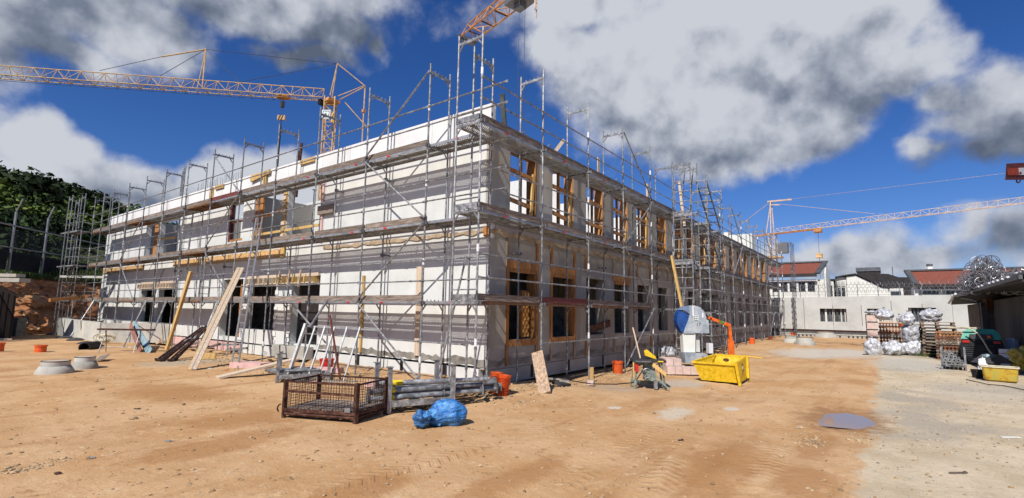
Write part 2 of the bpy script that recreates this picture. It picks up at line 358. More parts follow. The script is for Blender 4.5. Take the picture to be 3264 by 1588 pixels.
def ground():
    xs = [-900, -400, -200, -100, -60, -40, -28, -20, -14, -11] + list(np.arange(-9, 8, 0.11)) + list(np.arange(8, 24, 0.3)) + list(np.arange(24, 60, 1.2)) + [70, 90, 130, 200, 400, 900]
    ys = [-900, -400, -200, -100, -60, -40, -28, -20, -15] + list(np.arange(-12, 3, 0.11)) + list(np.arange(3, 12, 0.2)) + list(np.arange(12, 40, 0.8)) + [42, 50, 70, 110, 200, 400, 900]
    v = []; nx = len(xs); ny = len(ys)
    for y in ys:
        for x in xs: v.append((x, y, gz(x, y)+gnoise(x, y)))
    f = [(j*nx+i, j*nx+i+1, (j+1)*nx+i+1, (j+1)*nx+i) for j in range(ny-1) for i in range(nx-1)]
    me = bpy.data.meshes.new('ground'); me.from_pydata(v, [], f); me.shade_smooth()
    mm = bpy.data.materials.new('sandy_ground'); mm.use_nodes = True; nt = mm.node_tree; N = nt.nodes; L = nt.links
    b = N['Principled BSDF']; b.inputs['Specular IOR Level'].default_value = 0.15
    tc = N.new('ShaderNodeTexCoord'); sep = N.new('ShaderNodeSeparateXYZ'); L.new(tc.outputs['Object'], sep.inputs[0])
    def nz(scale, det=6, rough=0.6, vec=None, st=None):
        n = N.new('ShaderNodeTexNoise'); n.inputs['Scale'].default_value = scale; n.inputs['Detail'].default_value = det; n.inputs['Roughness'].default_value = rough
        if st:
            mp = N.new('ShaderNodeMapping'); mp.inputs['Scale'].default_value = st; L.new(tc.outputs['Object'], mp.inputs[0]); L.new(mp.outputs[0], n.inputs['Vector'])
        else: L.new(tc.outputs['Object'], n.inputs['Vector'])
        return n.outputs['Fac']
    def rng(v, a, c, lo=0, hi=1, smooth=True):
        m_ = N.new('ShaderNodeMapRange'); m_.interpolation_type = 'SMOOTHSTEP' if smooth else 'LINEAR'; L.new(v, m_.inputs[0])
        for k, q in zip((1, 2, 3, 4), (a, c, lo, hi)): m_.inputs[k].default_value = q
        return m_.outputs[0]
    def mth(op, a, c):
        n = N.new('ShaderNodeMath'); n.operation = op
        for i, q in enumerate((a, c)):
            if isinstance(q, (int, float)): n.inputs[i].default_value = q
            else: L.new(q, n.inputs[i])
        return n.outputs[0]
    def mix(f_, a, c):
        n = N.new('ShaderNodeMix'); n.data_type = 'RGBA'
        if isinstance(f_, (int, float)): n.inputs[0].default_value = f_
        else: L.new(f_, n.inputs[0])
        for s_, q in ((6, a), (7, c)):
            if isinstance(q, tuple): n.inputs[s_].default_value = q+(1,)
            else: L.new(q, n.inputs[s_])
        return n.outputs[2]
    sand = mix(rng(nz(0.55, 8, 0.65), 0.38, 0.62), (0.53, 0.305, 0.14), (0.63, 0.405, 0.215))
    sand = mix(rng(nz(0.8, 6, 0.6, st=(0.25, 1.6, 1)), 0.54, 0.70, 0, .75), sand, (0.41, 0.215, 0.09))       # damp, darker earth
    sand = mix(rng(nz(0.30, 7, 0.6), 0.54, 0.66, 0, .7), sand, (0.42, 0.22, 0.09))
    sand = mix(rng(nz(5, 8, 0.75), 0.55, 0.68), sand, (0.68, 0.49, 0.29))
    sand = mix(rng(nz(3.2, 8, 0.75), 0.34, 0.44, 0.75, 0), sand, (0.36, 0.19, 0.08))          # crumbs
    sand = mix(rng(nz(30, 5, 0.7), 0.60, 0.70, 0, 0.8), sand, (0.70, 0.54, 0.35))
    sand = mix(rng(nz(22, 5, 0.7), 0.30, 0.40, 0.7, 0), sand, (0.28, 0.13, 0.05))
    grav = mix(rng(nz(0.9, 8, 0.7), 0.36, 0.62), (0.52, 0.415, 0.27), (0.66, 0.54, 0.375))
    grav = mix(rng(nz(0.35, 6, 0.6), 0.50, 0.62), grav, (0.43, 0.37, 0.28))
    grav = mix(rng(nz(26, 5, 0.75), 0.56, 0.70), grav, (0.72, 0.63, 0.50))
    grav = mix(rng(nz(18, 5, 0.75), 0.30, 0.42, 0.6, 0), grav, (0.32, 0.24, 0.16))
    edge = mth('ADD', sep.outputs[1], mth('MULTIPLY', mth('SUBTRACT', nz(1.1, 7, 0.7), 0.5), 1.0))
    gm = rng(edge, -6.72, -6.52, 1, 0)
    colr = mix(gm, sand, grav)
    # pale spilled cement dust
    def spot(x, y, rx, ry, c_, amt, cin):
        mp = N.new('ShaderNodeMapping'); mp.vector_type = 'POINT'; mp.inputs['Location'].default_value = (-x/rx, -y/ry, 0); mp.inputs['Scale'].default_value = (1/rx, 1/ry, 0)
        L.new(tc.outputs['Object'], mp.inputs[0]); ln = N.new('ShaderNodeVectorMath'); ln.operation = 'LENGTH'; L.new(mp.outputs[0], ln.inputs[0])
        v_ = mth('ADD', ln.outputs['Value'], mth('MULTIPLY', mth('SUBTRACT', nz(3.0, 6, 0.7), 0.5), 1.6))
        return mix(rng(v_, 0.5, 1.1, amt, 0), cin, c_)
    p = at(2150, 1315); colr = spot(p.x, p.y, 0.75, 0.32, (0.62, 0.54, 0.42), 0.8, colr)
    p = at(1960, 1300); colr = spot(p.x, p.y, 0.2, 0.14, (0.66, 0.6, 0.5), 0.8, colr)
    p = at(2330, 1305); colr = spot(p.x, p.y, 0.25, 0.16, (0.62, 0.56, 0.45), 0.8, colr)
    p = at(2170, 1208); colr = spot(p.x, p.y, 1.0, 0.8, (0.50, 0.44, 0.36), 0.8, colr)
    p = at(1960, 1225); colr = spot(p.x, p.y, 1.1, 0.9, (0.52, 0.40, 0.28), 0.7, colr)
    p = at(600, 1155); colr = spot(p.x, p.y, 1.6, 1.2, (0.42, 0.36, 0.27), 0.7, colr)
    p = at(2640, 1122); colr = spot(p.x, p.y, 4.5, 3.0, (0.58, 0.54, 0.46), 0.85, colr)
    p = at(2900, 1160); colr = spot(p.x, p.y, 4.0, 1.5, (0.52, 0.49, 0.42), 0.8, colr)
    p = at(3150, 1250); colr = spot(p.x, p.y, 2.5, 1.6, (0.50, 0.44, 0.35), 0.6, colr)
    for (qx, qy, sx, sy) in ((560, 1250, 1.0, 1.9), (760, 1340, 0.9, 0.9), (1160, 1560, 0.7, 0.35), (700, 1420, 1.2, 0.5), (2300, 1480, 1.8, 0.5), (2560, 1540, 0.8, 0.35), (1650, 1520, 1.2, 0.3), (2600, 1420, 1.2, 0.3)):
        p = at(qx, qy); colr = spot(p.x, p.y, sx, sy, (0.41, 0.205, 0.08), 0.7, colr)
    # damp rim round the puddle
    p = at(2690, 1333); colr = spot(p.x, p.y, 1.5, 0.85, (0.30, 0.155, 0.07), 0.8, colr)
    L.new(colr, b.inputs['Base Color'])
    b.inputs['Roughness'].default_value = 0.95
    h = mth('ADD', mth('MULTIPLY', nz(7, 8, 0.7), 1.0), mth('MULTIPLY', nz(45, 5, 0.7), 0.28))
    for (y0, sl, ph) in ((-3.9, 0.0, 0), (-5.6, 0.0, 1), (-4.3, 0.16, 2), (-2.6, -.10, 3)):    # tyre treads pressed into the sand
        yy = mth('SUBTRACT', mth('SUBTRACT', sep.outputs[1], y0), mth('MULTIPLY', sep.outputs[0], sl))
        yy = mth('ADD', yy, mth('MULTIPLY', mth('SINE', mth('MULTIPLY', sep.outputs[0], 0.3), 0), -0.25)); ay = mth('ABSOLUTE', yy, 0)
        band = rng(ay, 0.15, 0.21, 1, 0)
        w = mth('SINE', mth('ADD', mth('MULTIPLY', sep.outputs[0], 42.0), mth('MULTIPLY', ay, 30.0)), 0)
        w = mth('MULTIPLY', mth('MULTIPLY', rng(w, -.2, .4, 0, 1), band), rng(nz(0.9, 3, .5), .42, .60, 0, .30))
        h = mth('ADD', h, w)
    bp = N.new('ShaderNodeBump'); bp.inputs['Strength'].default_value = 0.75; bp.inputs['Distance'].default_value = 0.045; L.new(h, bp.inputs['Height']); L.new(bp.outputs[0], b.inputs['Normal'])
    me.materials.append(mm); o = add('ground', me, kind='structure'); return o
ground()

def stone_mesh(name, m, seed):
    rnd = random.Random(seed); mb = MB(); t = (1+5**.5)/2
    pts = [(-1, t, 0), (1, t, 0), (-1, -t, 0), (1, -t, 0), (0, -1, t), (0, 1, t), (0, -1, -t), (0, 1, -t), (t, 0, -1), (t, 0, 1), (-t, 0, -1), (-t, 0, 1)]
    fs = [(0, 11, 5), (0, 5, 1), (0, 1, 7), (0, 7, 10), (0, 10, 11), (1, 5, 9), (5, 11, 4), (11, 10, 2), (10, 7, 6), (7, 1, 8), (3, 9, 4), (3, 4, 2), (3, 2, 6), (3, 6, 8), (3, 8, 9), (4, 9, 5), (2, 4, 11), (6, 2, 10), (8, 6, 7), (9, 8, 1)]
    mb.v = [tuple(Vector(p).normalized()*(0.75+0.5*rnd.random())) for p in pts]; mb.f = fs
    return mb
def scatter(name, count, region, size, m, label=None, seed=1, bias=1.0):
    rnd = random.Random(seed); protos = [stone_mesh('s', m, k) for k in range(5)]; mb = MB()
    i = 0
    while i < count:
        x, y = region(rnd)
        if x is None: continue
        i += 1
        s = size[0] + (size[1]-size[0])*rnd.random()**3.5
        p = rnd.choice(protos); n = len(mb.v); rz = Euler((rnd.random()*6, rnd.random()*6, rnd.random()*6)).to_matrix()
        z = gz(x, y)+gnoise(x, y); sq = Vector((1, rnd.uniform(.6, 1), rnd.uniform(.35, .7)))
        for v in p.v:
            q = rz @ Vector(v); mb.v.append((x+q.x*s*sq.x, y+q.y*s*sq.y, z+q.z*s*sq.z+s*0.15))
        mb.f += [tuple(a+n for a in f) for f in p.f]
    o = mb.build(name, m, kind='stuff')
    if label: o['label'] = label
    return o
def reg_view(rnd):      # wedge in front of the camera
    d = 2.2 + 17*rnd.random()**1.6; a = YAW + R(rnd.uniform(-47, 49)); x = CAM.x+d*math.cos(a); y = CAM.y+d*math.sin(a)
    if x > 0.6 and y > 0.1: return None, None
    return x, y
def reg_base(rnd):      # rubble at the foot of the scaffolding
    if rnd.random() < 0.55:
        y = rnd.uniform(-0.6, 12); return rnd.gauss(-0.2, 0.6), y
    x = rnd.uniform(-0.5, 9); return x, rnd.gauss(-0.1, 0.35)
def reg_grav(rnd):
    return rnd.uniform(-3, 16), -6.6 - abs(rnd.gauss(0, 2.2))
scatter('gravel', 5200, reg_view, (0.004, 0.035), mat('sand_stones', (0.50, 0.33, 0.17), 0.9, var=0.35, scale=9, c2=(0.70, 0.56, 0.38)), seed=3)
scatter('rubble', 2600, reg_base, (0.008, 0.06), M_stone_w, seed=4)
scatter('gravel', 3000, reg_grav, (0.004, 0.028), mat('pale_stones', (0.44, 0.36, 0.26), 0.9, var=0.3, scale=9, c2=(0.62, 0.56, 0.46)), seed=5)
def reg_clump(rnd):
    c = rnd.choice([at(2590, 1405), at(2740, 1395), at(90, 1490), at(2140, 1180), at(1650, 1290)]); return rnd.gauss(c.x, 0.28), rnd.gauss(c.y, 0.10)
scatter('gravel', 420, reg_clump, (0.012, 0.04), M_stone_w, seed=6)
for k, (px, py, s) in enumerate([(425, 1336, .055), (583, 1290, .04), (1530, 1485, .022), (1170, 1425, .02), (305, 1218, .05), (2555, 1360, .03), (186, 1510, .03), (2490, 1455, .03), (1880, 1280, .03)]):
    p = at(px, py); mb = stone_mesh('s', None, 40+k); mb.v = [(a*s*1.3, b*s, c*s*0.6) for a, b, c in mb.v]
    tag(mb.build('stone', M_stone_w if k != 6 else M_browndk, loc=(p.x, p.y, 0.01+gnoise(p.x, p.y)), rot=(0, 0, k)),
        ['pale flat stone alone on the sand left of the mesh box', 'small grey stone on the damp sand before the leaning white beams', 'small dark stone on the sand right of the blue bag', 'small pebble on bare sand straight below the mesh box', 'pale stone near the first manhole ring', 'pale stone just left of the puddle', 'dark clod on the sand at the lower left', 'small stone on the wheel track right of centre', 'pale stone in front of the table saw'][k], 'stone')
# puddle
def puddle():
    pts = []; c = at(2690, 1334)
    A = [at(*q) for q in [(2563, 1336), (2620, 1312), (2700, 1307), (2755, 1312), (2768, 1330), (2772, 1350), (2735, 1358), (2670, 1352), (2610, 1346)]]
    n = len(A); zz = 0.0
    mb = MB(); ring = []
    for i in range(n*6):
        t = i/6.0; a = A[int(t) % n]; b_ = A[(int(t)+1) % n]; u = t-int(t); p = a.lerp(b_, S(u)); p = c.lerp(p, 1.22+0.05*mnoise.noise(Vector((i*0.7, 0, 0)))); ring.append((p.x, p.y, 0))
    mb.poly(ring)
    mm = bpy.data.materials.new('puddle_water'); mm.use_nodes = True; b = mm.node_tree.nodes['Principled BSDF']
    b.inputs['Base Color'].default_value = (0.33, 0.24, 0.16, 1); b.inputs['Roughness'].default_value = 0.05; b.inputs['Specular IOR Level'].default_value = 0.22
    o = mb.build('puddle', mm, kind='structure'); o.location.z = gz(c.x, c.y) - 0.034; return o
puddle()

# ---------------------------------------------------------------- the building shell
XW, YW = 1.55, 0.95          # outer faces: short side x = XW, long side y = YW
YE, XE = 31.4, 39.2
bld = thing('building', 'unfinished two-storey white concrete building with open window holes, wrapped in scaffolding', 'building', (XW, YW, 0))
def B(p): return (p[0]-XW, p[1]-YW, p[2])
def bpart(name, lo, hi, m, parent=bld, label=None):
    mb = MB().box(B(lo), B(hi)); return mb.build(name, m, parent, label=label)
def grid_wall(name, axis, plane, thick, u0, u1, z0, z1, holes, m, parent=bld, label=None, gap=0.006):
    """wall slab with rectangular holes; axis 'y' = runs along y with face x=plane, 'x' = runs along x with face y=plane"""
    us = sorted({u0, u1} | {h[0] for h in holes if u0 < h[0] < u1} | {h[1] for h in holes if u0 < h[1] < u1})
    zs = sorted({z0, z1} | {h[2] for h in holes if z0 < h[2] < z1} | {h[3] for h in holes if z0 < h[3] < z1})
    solid = {}
    for i in range(len(us)-1):
        for j in range(len(zs)-1):
            cu = (us[i]+us[i+1])/2; cz = (zs[j]+zs[j+1])/2
            solid[i, j] = not any(h[0] < cu < h[1] and h[2] < cz < h[3] for h in holes)
    mb = MB()
    def P(u, w, z):
        p = (plane+w, u, z) if axis == 'y' else (u, plane+w, z)
        return B(p)
    for (i, j), s_ in solid.items():
        if not s_: continue
        a, b_, c, d = us[i], us[i+1], zs[j], zs[j+1]
        mb.poly([P(a, 0, c), P(a, 0, d), P(b_, 0, d), P(b_, 0, c)]); mb.poly([P(a, thick, c), P(b_, thick, c), P(b_, thick, d), P(a, thick, d)])
        for (di, dj, q) in ((-1, 0, ((a, c), (a, d))), (1, 0, ((b_, c), (b_, d))), (0, -1, ((a, c), (b_, c))), (0, 1, ((a, d), (b_, d)))):
            if not solid.get((i+di, j+dj), False):
                (p, r_), (s1, t1) = q; mb.poly([P(p, 0, r_), P(s1, 0, t1), P(s1, thick, t1), P(p, thick, r_)])
    return mb.build(name, m, parent, label=label)

# short side (faces the camera's left): panels with open joints
LO_H = [(8.25, 9.90, 0.55, 2.90), (11.06, 13.15, 0.96, 2.90), (13.60, 15.30, 0.58, 2.90), (20.21, 22.3, 0.92, 2.88), (22.7, 24.66, 0.92, 2.88)]
UP_H = [(8.40, 10.65, 4.10, 6.15), (10.98, 13.2, 4.10, 6.15), (14.0, 15.30, 4.48, 6.10), (20.6, 23.0, 4.35, 6.08), (23.2, 24.9, 4.35, 6.08)]
J = [0.95, 4.93, 8.25, 10.98, 13.38, 17.1, 20.2, 24.9, 28.0, 31.4]
for a, b_ in zip(J[:-1], J[1:]):
    g = 0.006
    grid_wall('wall_panel', 'y', XW, 0.24, a+g, b_-g, 0.42, 3.62, [h for h in LO_H if h[0] < b_ and h[1] > a], M_white)
    ub = [h for h in UP_H if h[0] < b_ and h[1] > a]
    grid_wall('wall_panel', 'y', XW, 0.24, a+g if a > 1 else a+0.16, b_-g, 4.02, 6.34, ub, M_white)
J2 = [0.95] + [0.95+i*1.9+(0.3 if i % 2 else 0) for i in range(1, 16)] + [31.4]
for a, b_ in zip(J2[:-1], J2[1:]):
    grid_wall('parapet_panel', 'y', XW-0.004, 0.16, a+0.004, b_-0.004, 6.352, 7.16, [], M_parapet)
# floor slab, its edge, the plinth
bpart('floor_slab', (XW+0.24, YW+0.24, 3.70), (XE, YE, 3.98), M_conc_l)
bpart('slab_edge', (XW+0.03, 0.98, 3.632), (XW+0.239, YE, 4.008), M_white)
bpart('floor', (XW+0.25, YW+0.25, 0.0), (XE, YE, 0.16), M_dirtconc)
def ragged(axis, plane, u0, u1, zc, h, amp, m, name='mortar_band', seed=0):
    mb = MB(); n = int((u1-u0)/0.12); off = -0.006
    pt = []; pb = []
    for i in range(n+1):
        u = u0+(u1-u0)*i/n; t = zc+h/2+amp*mnoise.noise(Vector((u*2.3, seed, 0)))*1.2+amp*0.5*mnoise.noise(Vector((u*9, seed, 4))); bz = zc-h/2+amp*mnoise.noise(Vector((u*2.9, seed, 9)))+amp*.4*mnoise.noise(Vector((u*11, seed, 14)))
        pt.append((u, t)); pb.append((u, min(bz, t-0.01)))
    for i in range(n):
        q = [(pt[i], 0), (pt[i+1], 0), (pb[i+1], 0), (pb[i], 0)]
        P = lambda u, z, w: B((plane+w, u, z)) if axis == 'y' else B((u, plane+w, z))
        a, b_, c, d = pt[i], pt[i+1], pb[i+1], pb[i]
        mb.poly([P(*a, off), P(*d, off), P(*c, off), P(*b_, off)])
        mb.poly([P(*a, off), P(*b_, off), P(*b_, 0.02), P(*a, 0.02)]); mb.poly([P(*d, off), P(*d, 0.02), P(*c, 0.02), P(*c, off)])
    return mb.build(name, m, bld)
ragged('y', XW, 1.0, 8.2, 3.80, 0.10, 0.07, M_mortar, seed=1)
ragged('x', YW, 1.6, 38, 3.80, 0.12, 0.10, M_mortar, seed=2)
ragged('y', XW, 1.0, 8.2, 0.52, 0.16, 0.12, M_dirtconc, 'damp_stain', seed=3)
ragged('x', YW, 1.6, 39, 0.50, 0.16, 0.10, M_dirtconc, 'damp_stain', seed=4)
for a, b_ in ((1.2, 4.6), (4.62, 8.2), (10.2, 13.3), (13.35, 17.2), (17.25, 24), (24.05, 31.3)):
    bpart('plinth', (XW-0.02, a, 0.02), (XW+0.2, b_, 0.36), M_white if a < 10 else M_pink if a in (13.35, 17.25) else M_white)
bpart('plinth', (XW+0.15, YW-0.02, -0.02), (XE, YW+0.2, 0.34), M_shade_wall)
for y in (2.3, 3.95, 5.9, 6.95): bpart('bitumen_patch', (XW-0.026, y, 0.06), (XW-0.018, y+0.12, 0.38), M_black)
for x in (3.4, 5.4, 7.7, 9.6, 12.0, 14.4): bpart('bitumen_patch', (x, YW-0.026, 0.02), (x+0.12, YW-0.018, 0.34), M_black)
# door step
bpart('door_step', (XW-0.35, 8.4, 0.1), (XW, 10.4, 0.50), M_conc)
# geotextile skirt at the foot
def fleece():
    mb = MB(); n = 60
    rows = []
    for i in range(n+1):
        y = 1.1+7.4*i/n; w = 0.05*mnoise.noise(Vector((y*3, 0, 0)))
        rows.append([B((XW-0.03+w*0.3, y, 0.10+0.05*mnoise.noise(Vector((y*2, 5, 0))))), B((XW-0.28+w, y, -0.02+w)), B((XW-0.62+w*1.5, y, -0.06))])
    for i in range(n):
        for k in range(2): mb.poly([rows[i][k], rows[i][k+1], rows[i+1][k+1], rows[i+1][k]])
    mb.build('fleece_skirt', M_fleece, bld, smooth=True)
fleece()
# timber lintel boards and OSB edge forms
for (a, b_) in ((10.85, 13.4), (13.42, 17.4), (17.75, 20.66), (24.8, 28.0), (28.02, 31.5)):
    mb = MB().box(B((XW-0.07, a, 3.66)), B((XW-0.01, b_-0.01, 3.93))); mb.build('edge_board', M_osb, bld)
bpart('edge_board', (XW-0.06, 10.6, 3.62), (XW-0.01, 10.84, 4.05), M_wood_y)
# corner post of timber on the near corner, upper floor
for z0, z1 in ((4.0, 4.9), (4.92, 5.6), (5.62, 6.3)):
    bpart('corner_board', (XW+0.01, 0.955, z0), (XW+0.06, 1.10, z1), M_wood)
bpart('corner_board', (XW-0.02, 0.97, 3.66), (XW+0.0, 1.14, 3.93), M_wood)
for (y, z0, z1, m_, w) in ((5.87, 0.48, 1.95, M_wood_y, .09), (5.87, 1.98, 2.80, M_wood_y, .09), (3.38, 0.55, 1.9, M_pale, .19), (3.4, 1.93, 2.98, M_pale, .20)):
    bpart('wall_batten', (XW-0.07, y-w/2, z0), (XW-0.006, y+w/2, z1), m_)
# parapet clamps
for (y, w) in ((9.0, .9), (12.3, .25), (12.35, 1.2), (16.0, .8), (17.0, .3)):
    bpart('parapet_board', (XW-0.07, y, 6.95 if w > .5 else 6.5), (XW-0.01, y+w, 7.12 if w > .5 else 7.1), M_wood_y)
p = B((XW-0.08, 12.0, 7.05)); MB().bar(p, (p[0], p[1]+1.5, p[2]-0.15), .05, .16).build('parapet_board', M_wood_y, bld)

# long side: window holes at a regular pitch on both floors
NW = 17; WX = [2.37+2.13*k for k in range(NW)]; WWD = 1.28
loh = [(x, x+WWD, 1.05, 2.92) for x in WX]; uph = [(x, x+WWD, 4.02, 6.26) for x in WX]
def splitwall(z0, z1, holes):
    e = [XW+0.004] + [WX[k]+WWD+0.42 for k in range(1, NW-1, 2)] + [XE]
    for a, b_ in zip(e[:-1], e[1:]):
        grid_wall('wall_panel', 'x', YW, 0.24, a+0.005, b_-0.005, z0, z1, [h for h in holes if h[0] < b_ and h[1] > a], M_shade_wall)
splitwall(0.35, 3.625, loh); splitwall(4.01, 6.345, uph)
bpart('slab_edge', (XW+0.25, YW+0.02, 3.632), (XE, YW+0.239, 4.005), M_shade_wall)
for a, b_ in zip(list(np.arange(1.75, 39, 4.2)), list(np.arange(1.75, 39, 4.2))[1:]+[XE]):
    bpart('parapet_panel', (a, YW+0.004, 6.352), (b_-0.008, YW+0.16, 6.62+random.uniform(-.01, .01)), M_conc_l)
M_wood_d = mat('dark_formwork', (0.26, 0.125, 0.05), 0.8, var=0.25, scale=4, bump=0.3, bscale=60, stretch=(5, 5, 0.6))  # darker brown version of the orange formwork wood
def wframe(x, z0, z1, m_, full=True, cross=False, k=0):
    o = thingless = MB(); t = 0.11; d0, d1 = YW-0.035, YW+0.02
    fr = MB()
    fr.box(B((x-t, d0, z1)), B((x+WWD+t, d1, z1+0.20))); fr.box(B((x+0.02, YW-0.02, z1-0.1)), B((x+WWD-0.02, YW+0.06, z1-0.002)))
    if full:
        fr.box(B((x-t, d0, z0-0.0)), B((x-0.001, d1, z1-0.002))); fr.box(B((x+WWD+0.001, d0, z0)), B((x+WWD+t, d1, z1-0.002)))
        fr.box(B((x-t, d0, z0-0.17)), B((x+WWD+t, d1, z0-0.002)))
    return fr.build('window_frame', m_, bld)
wframe(WX[0], 1.05, 2.92, M_wood); wframe(WX[1], 1.05, 2.92, M_wood)
f3 = wframe(WX[3], 1.05, 2.92, M_wood, full=False)
# vertical battens below and above every lower window
for k, x in enumerate(WX):
    for dx in (-0.06, WWD+0.03):
        if k < 9:
            bpart('wall_batten', (x+dx-0.05, YW-0.04, 3.18-0.02*k), (x+dx+0.05, YW-0.005, 3.70-0.02*random.random()), M_wood if (k+int(dx > 0)) % 3 else M_mortar)
            bpart('wall_batten', (x+dx-0.05, YW-0.035, 0.40), (x+dx+0.05, YW-0.005, 0.86), M_wood if k % 2 == 0 else M_mortar)
    # reveal lining inside the lower windows (right jamb seen)
    bpart('reveal_board', (x+WWD-0.035, YW+0.02, 1.06), (x+WWD-0.003, YW+0.30, 2.80), M_wood if k in (0, 1) else M_shade_wall)
    # upper windows: formwork jambs, mullion and cross pieces
    rn = random.Random(k)
    up = MB().box(B((x+WWD-0.04, YW+0.01, 4.03)), B((x+WWD-0.004, YW+0.34, 6.2))); up.build('reveal_board', M_wood, bld)
    if k < 12:
        xm = x+WWD*rn.uniform(0.38, 0.5)
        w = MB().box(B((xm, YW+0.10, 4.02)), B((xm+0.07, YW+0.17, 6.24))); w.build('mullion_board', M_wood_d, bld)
        for zz in (4.75, 5.62):
            w = MB().bar(B((x+0.01, YW+0.06, zz+rn.uniform(-.04, .06))), B((x+WWD-0.06, YW+0.06, zz-rn.uniform(-.02, .12))), .06, .11); w.build('cross_board', M_wood, bld)
        if rn.random() < 0.7:
            w = MB().bar(B((x+WWD-0.30, YW+0.02, 4.06)), B((x+WWD-0.10, YW+0.05, 5.0+rn.random()*.9)), .05, .10); w.build('leaning_timber', M_wood_y, bld)
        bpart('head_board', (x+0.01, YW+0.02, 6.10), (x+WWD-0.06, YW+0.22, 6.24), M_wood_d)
    # dark gap strips each side (shadow joint)
MB().bar(B((6.6+0.02, YW-0.08, 1.22)), B((8.25, YW-0.06, 1.42)), .04, .24).build('loose_board', M_browndk, bld)
# checkered insulation offcut in the first window
ck = MB()
for i in range(4):
    for j in range(11):
        if (i+j) % 2: ck.box(B((WX[0]+0.82+i*0.075, YW+0.10, 1.10+j*0.11)), B((WX[0]+0.885+i*0.075, YW+0.14, 1.20+j*0.11)))
ck.build('perforated_brick', mat('brick_light', (0.80, 0.42, 0.12), 0.8), bld, label='stack of orange perforated bricks in the first lower window')
bpart('brick_backing', (WX[0]+0.80, YW+0.141, 1.08), (WX[0]+1.14, YW+0.24, 2.36), M_wood)
# interior: open upper floor with white cross walls; lower floor rooms
for k in range(9):
    x = 6.22+4.26*k; bpart('inner_wall', (x, 2.3 if k % 2 else 1.8, 3.985), (x+0.14, 6.4, 6.5), M_parapet)
bpart('inner_wall', (6.4, 6.42, 3.985), (38.5, 6.6, 6.5), M_parapet)
for y in (13.35, 20.0, 25.0): bpart('inner_wall', (XW+0.25, y, 3.985), (7, y+0.2, 6.3), M_shade_wall)
bpart('inner_wall', (4.2, 7.3, 3.985), (4.4, 20, 6.5), M_white); 
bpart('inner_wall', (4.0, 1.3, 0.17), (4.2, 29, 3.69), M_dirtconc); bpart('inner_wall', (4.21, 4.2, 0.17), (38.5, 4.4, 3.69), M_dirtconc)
bpart('wall_panel', (XW, YE, 0.3), (20, YE+0.24, 6.5), M_white)
bpart('wall_panel', (XE, YW, 0.3), (XE+0.24, 20, 6.5), M_shade_wall)
# piers with tall boards, doors and props in the short side's openings
bpart('pier_board', (XW-0.03, 10.68, 4.05), (XW+0.2, 10.94, 6.1), M_wood_y)
for k, zz in enumerate(np.arange(4.1, 6.0, 0.24)): bpart('pier_block', (XW-0.08, 10.70, zz), (XW-0.035, 10.92, zz+0.13), M_pale if k % 2 else M_mortar)
bpart('pier_board', (XW+0.05, 12.6, 4.1), (XW+0.12, 13.15, 6.1), M_wood)
bpart('window_frame', (XW+0.02, 15.16, 4.5), (XW+0.14, 15.29, 6.08), M_toe_r); bpart('window_frame', (XW+0.02, 14.0, 4.49), (XW+0.14, 15.15, 4.58), M_wood)
bpart('window_frame', (XW+0.02, 14.0, 4.6), (XW+0.14, 14.12, 6.08), M_parapet); bpart('window_frame', (XW+0.04, 14.13, 5.3), (XW+0.12, 15.15, 5.36), M_wood)
bpart('formwork_sheet', (XW+0.06, 23.2, 4.4), (XW+0.12, 23.9, 6.05), M_wood)
MB().bar(B((XW-0.03, 20.8, 5.1)), B((XW-0.03, 23.4, 5.2)), .05, .1).build('cross_board', M_wood_y, bld)
MB().bar(B((XW-0.02, 8.5, 4.62)), B((XW-0.02, 13.2, 4.60)), .05, .09).build('cross_board', M_wood_y, bld)
MB().bar(B((XW-0.02, 10.9, 5.42)), B((XW-0.02, 13.2, 5.20)), .05, .09).build('cross_board', M_wood, bld)
bpart('wall_batten', (XW-0.05, 8.3, 4.05), (XW-0.006, 8.40, 4.95), M_pink); bpart('wall_batten', (XW-0.05, 8.3, 5.4), (XW-0.006, 8.40, 6.2), M_pink)
bpart('wall_board', (XW-0.12, 7.6, 4.95), (XW-0.006, 8.5, 5.25), M_toe)
for (y, z0, z1) in ((8.6, 4.0, 6.1), (9.2, 4.0, 6.1), (9.7, 4.0, 6.1), (8.55, 0.5, 2.85), (8.9, .5, 2.85), (11.5, .2, 2.85), (12.2, .2, 2.85), (14.1, .2, 2.9), (14.7, .2, 2.9), (20.6, .2, 2.85), (21.4, .2, 2.85), (23.1, .2, 2.85), (23.9, .2, 2.85), (21.3, 4.0, 6), (22.1, 4, 6), (11.6, 4, 6.1)):
    mb = MB().tube(B((XW+0.45, y, z0)), B((XW+0.45, y, z0+1.1)), .03).tube(B((XW+0.45, y, z0+1.1)), B((XW+0.45, y, z1)), .022).box(B((XW+0.38, y-.07, z1)), B((XW+0.52, y+.07, z1+0.01)))
    mb.build('steel_prop', M_galv_d if z0 > 3 else M_galv, bld)
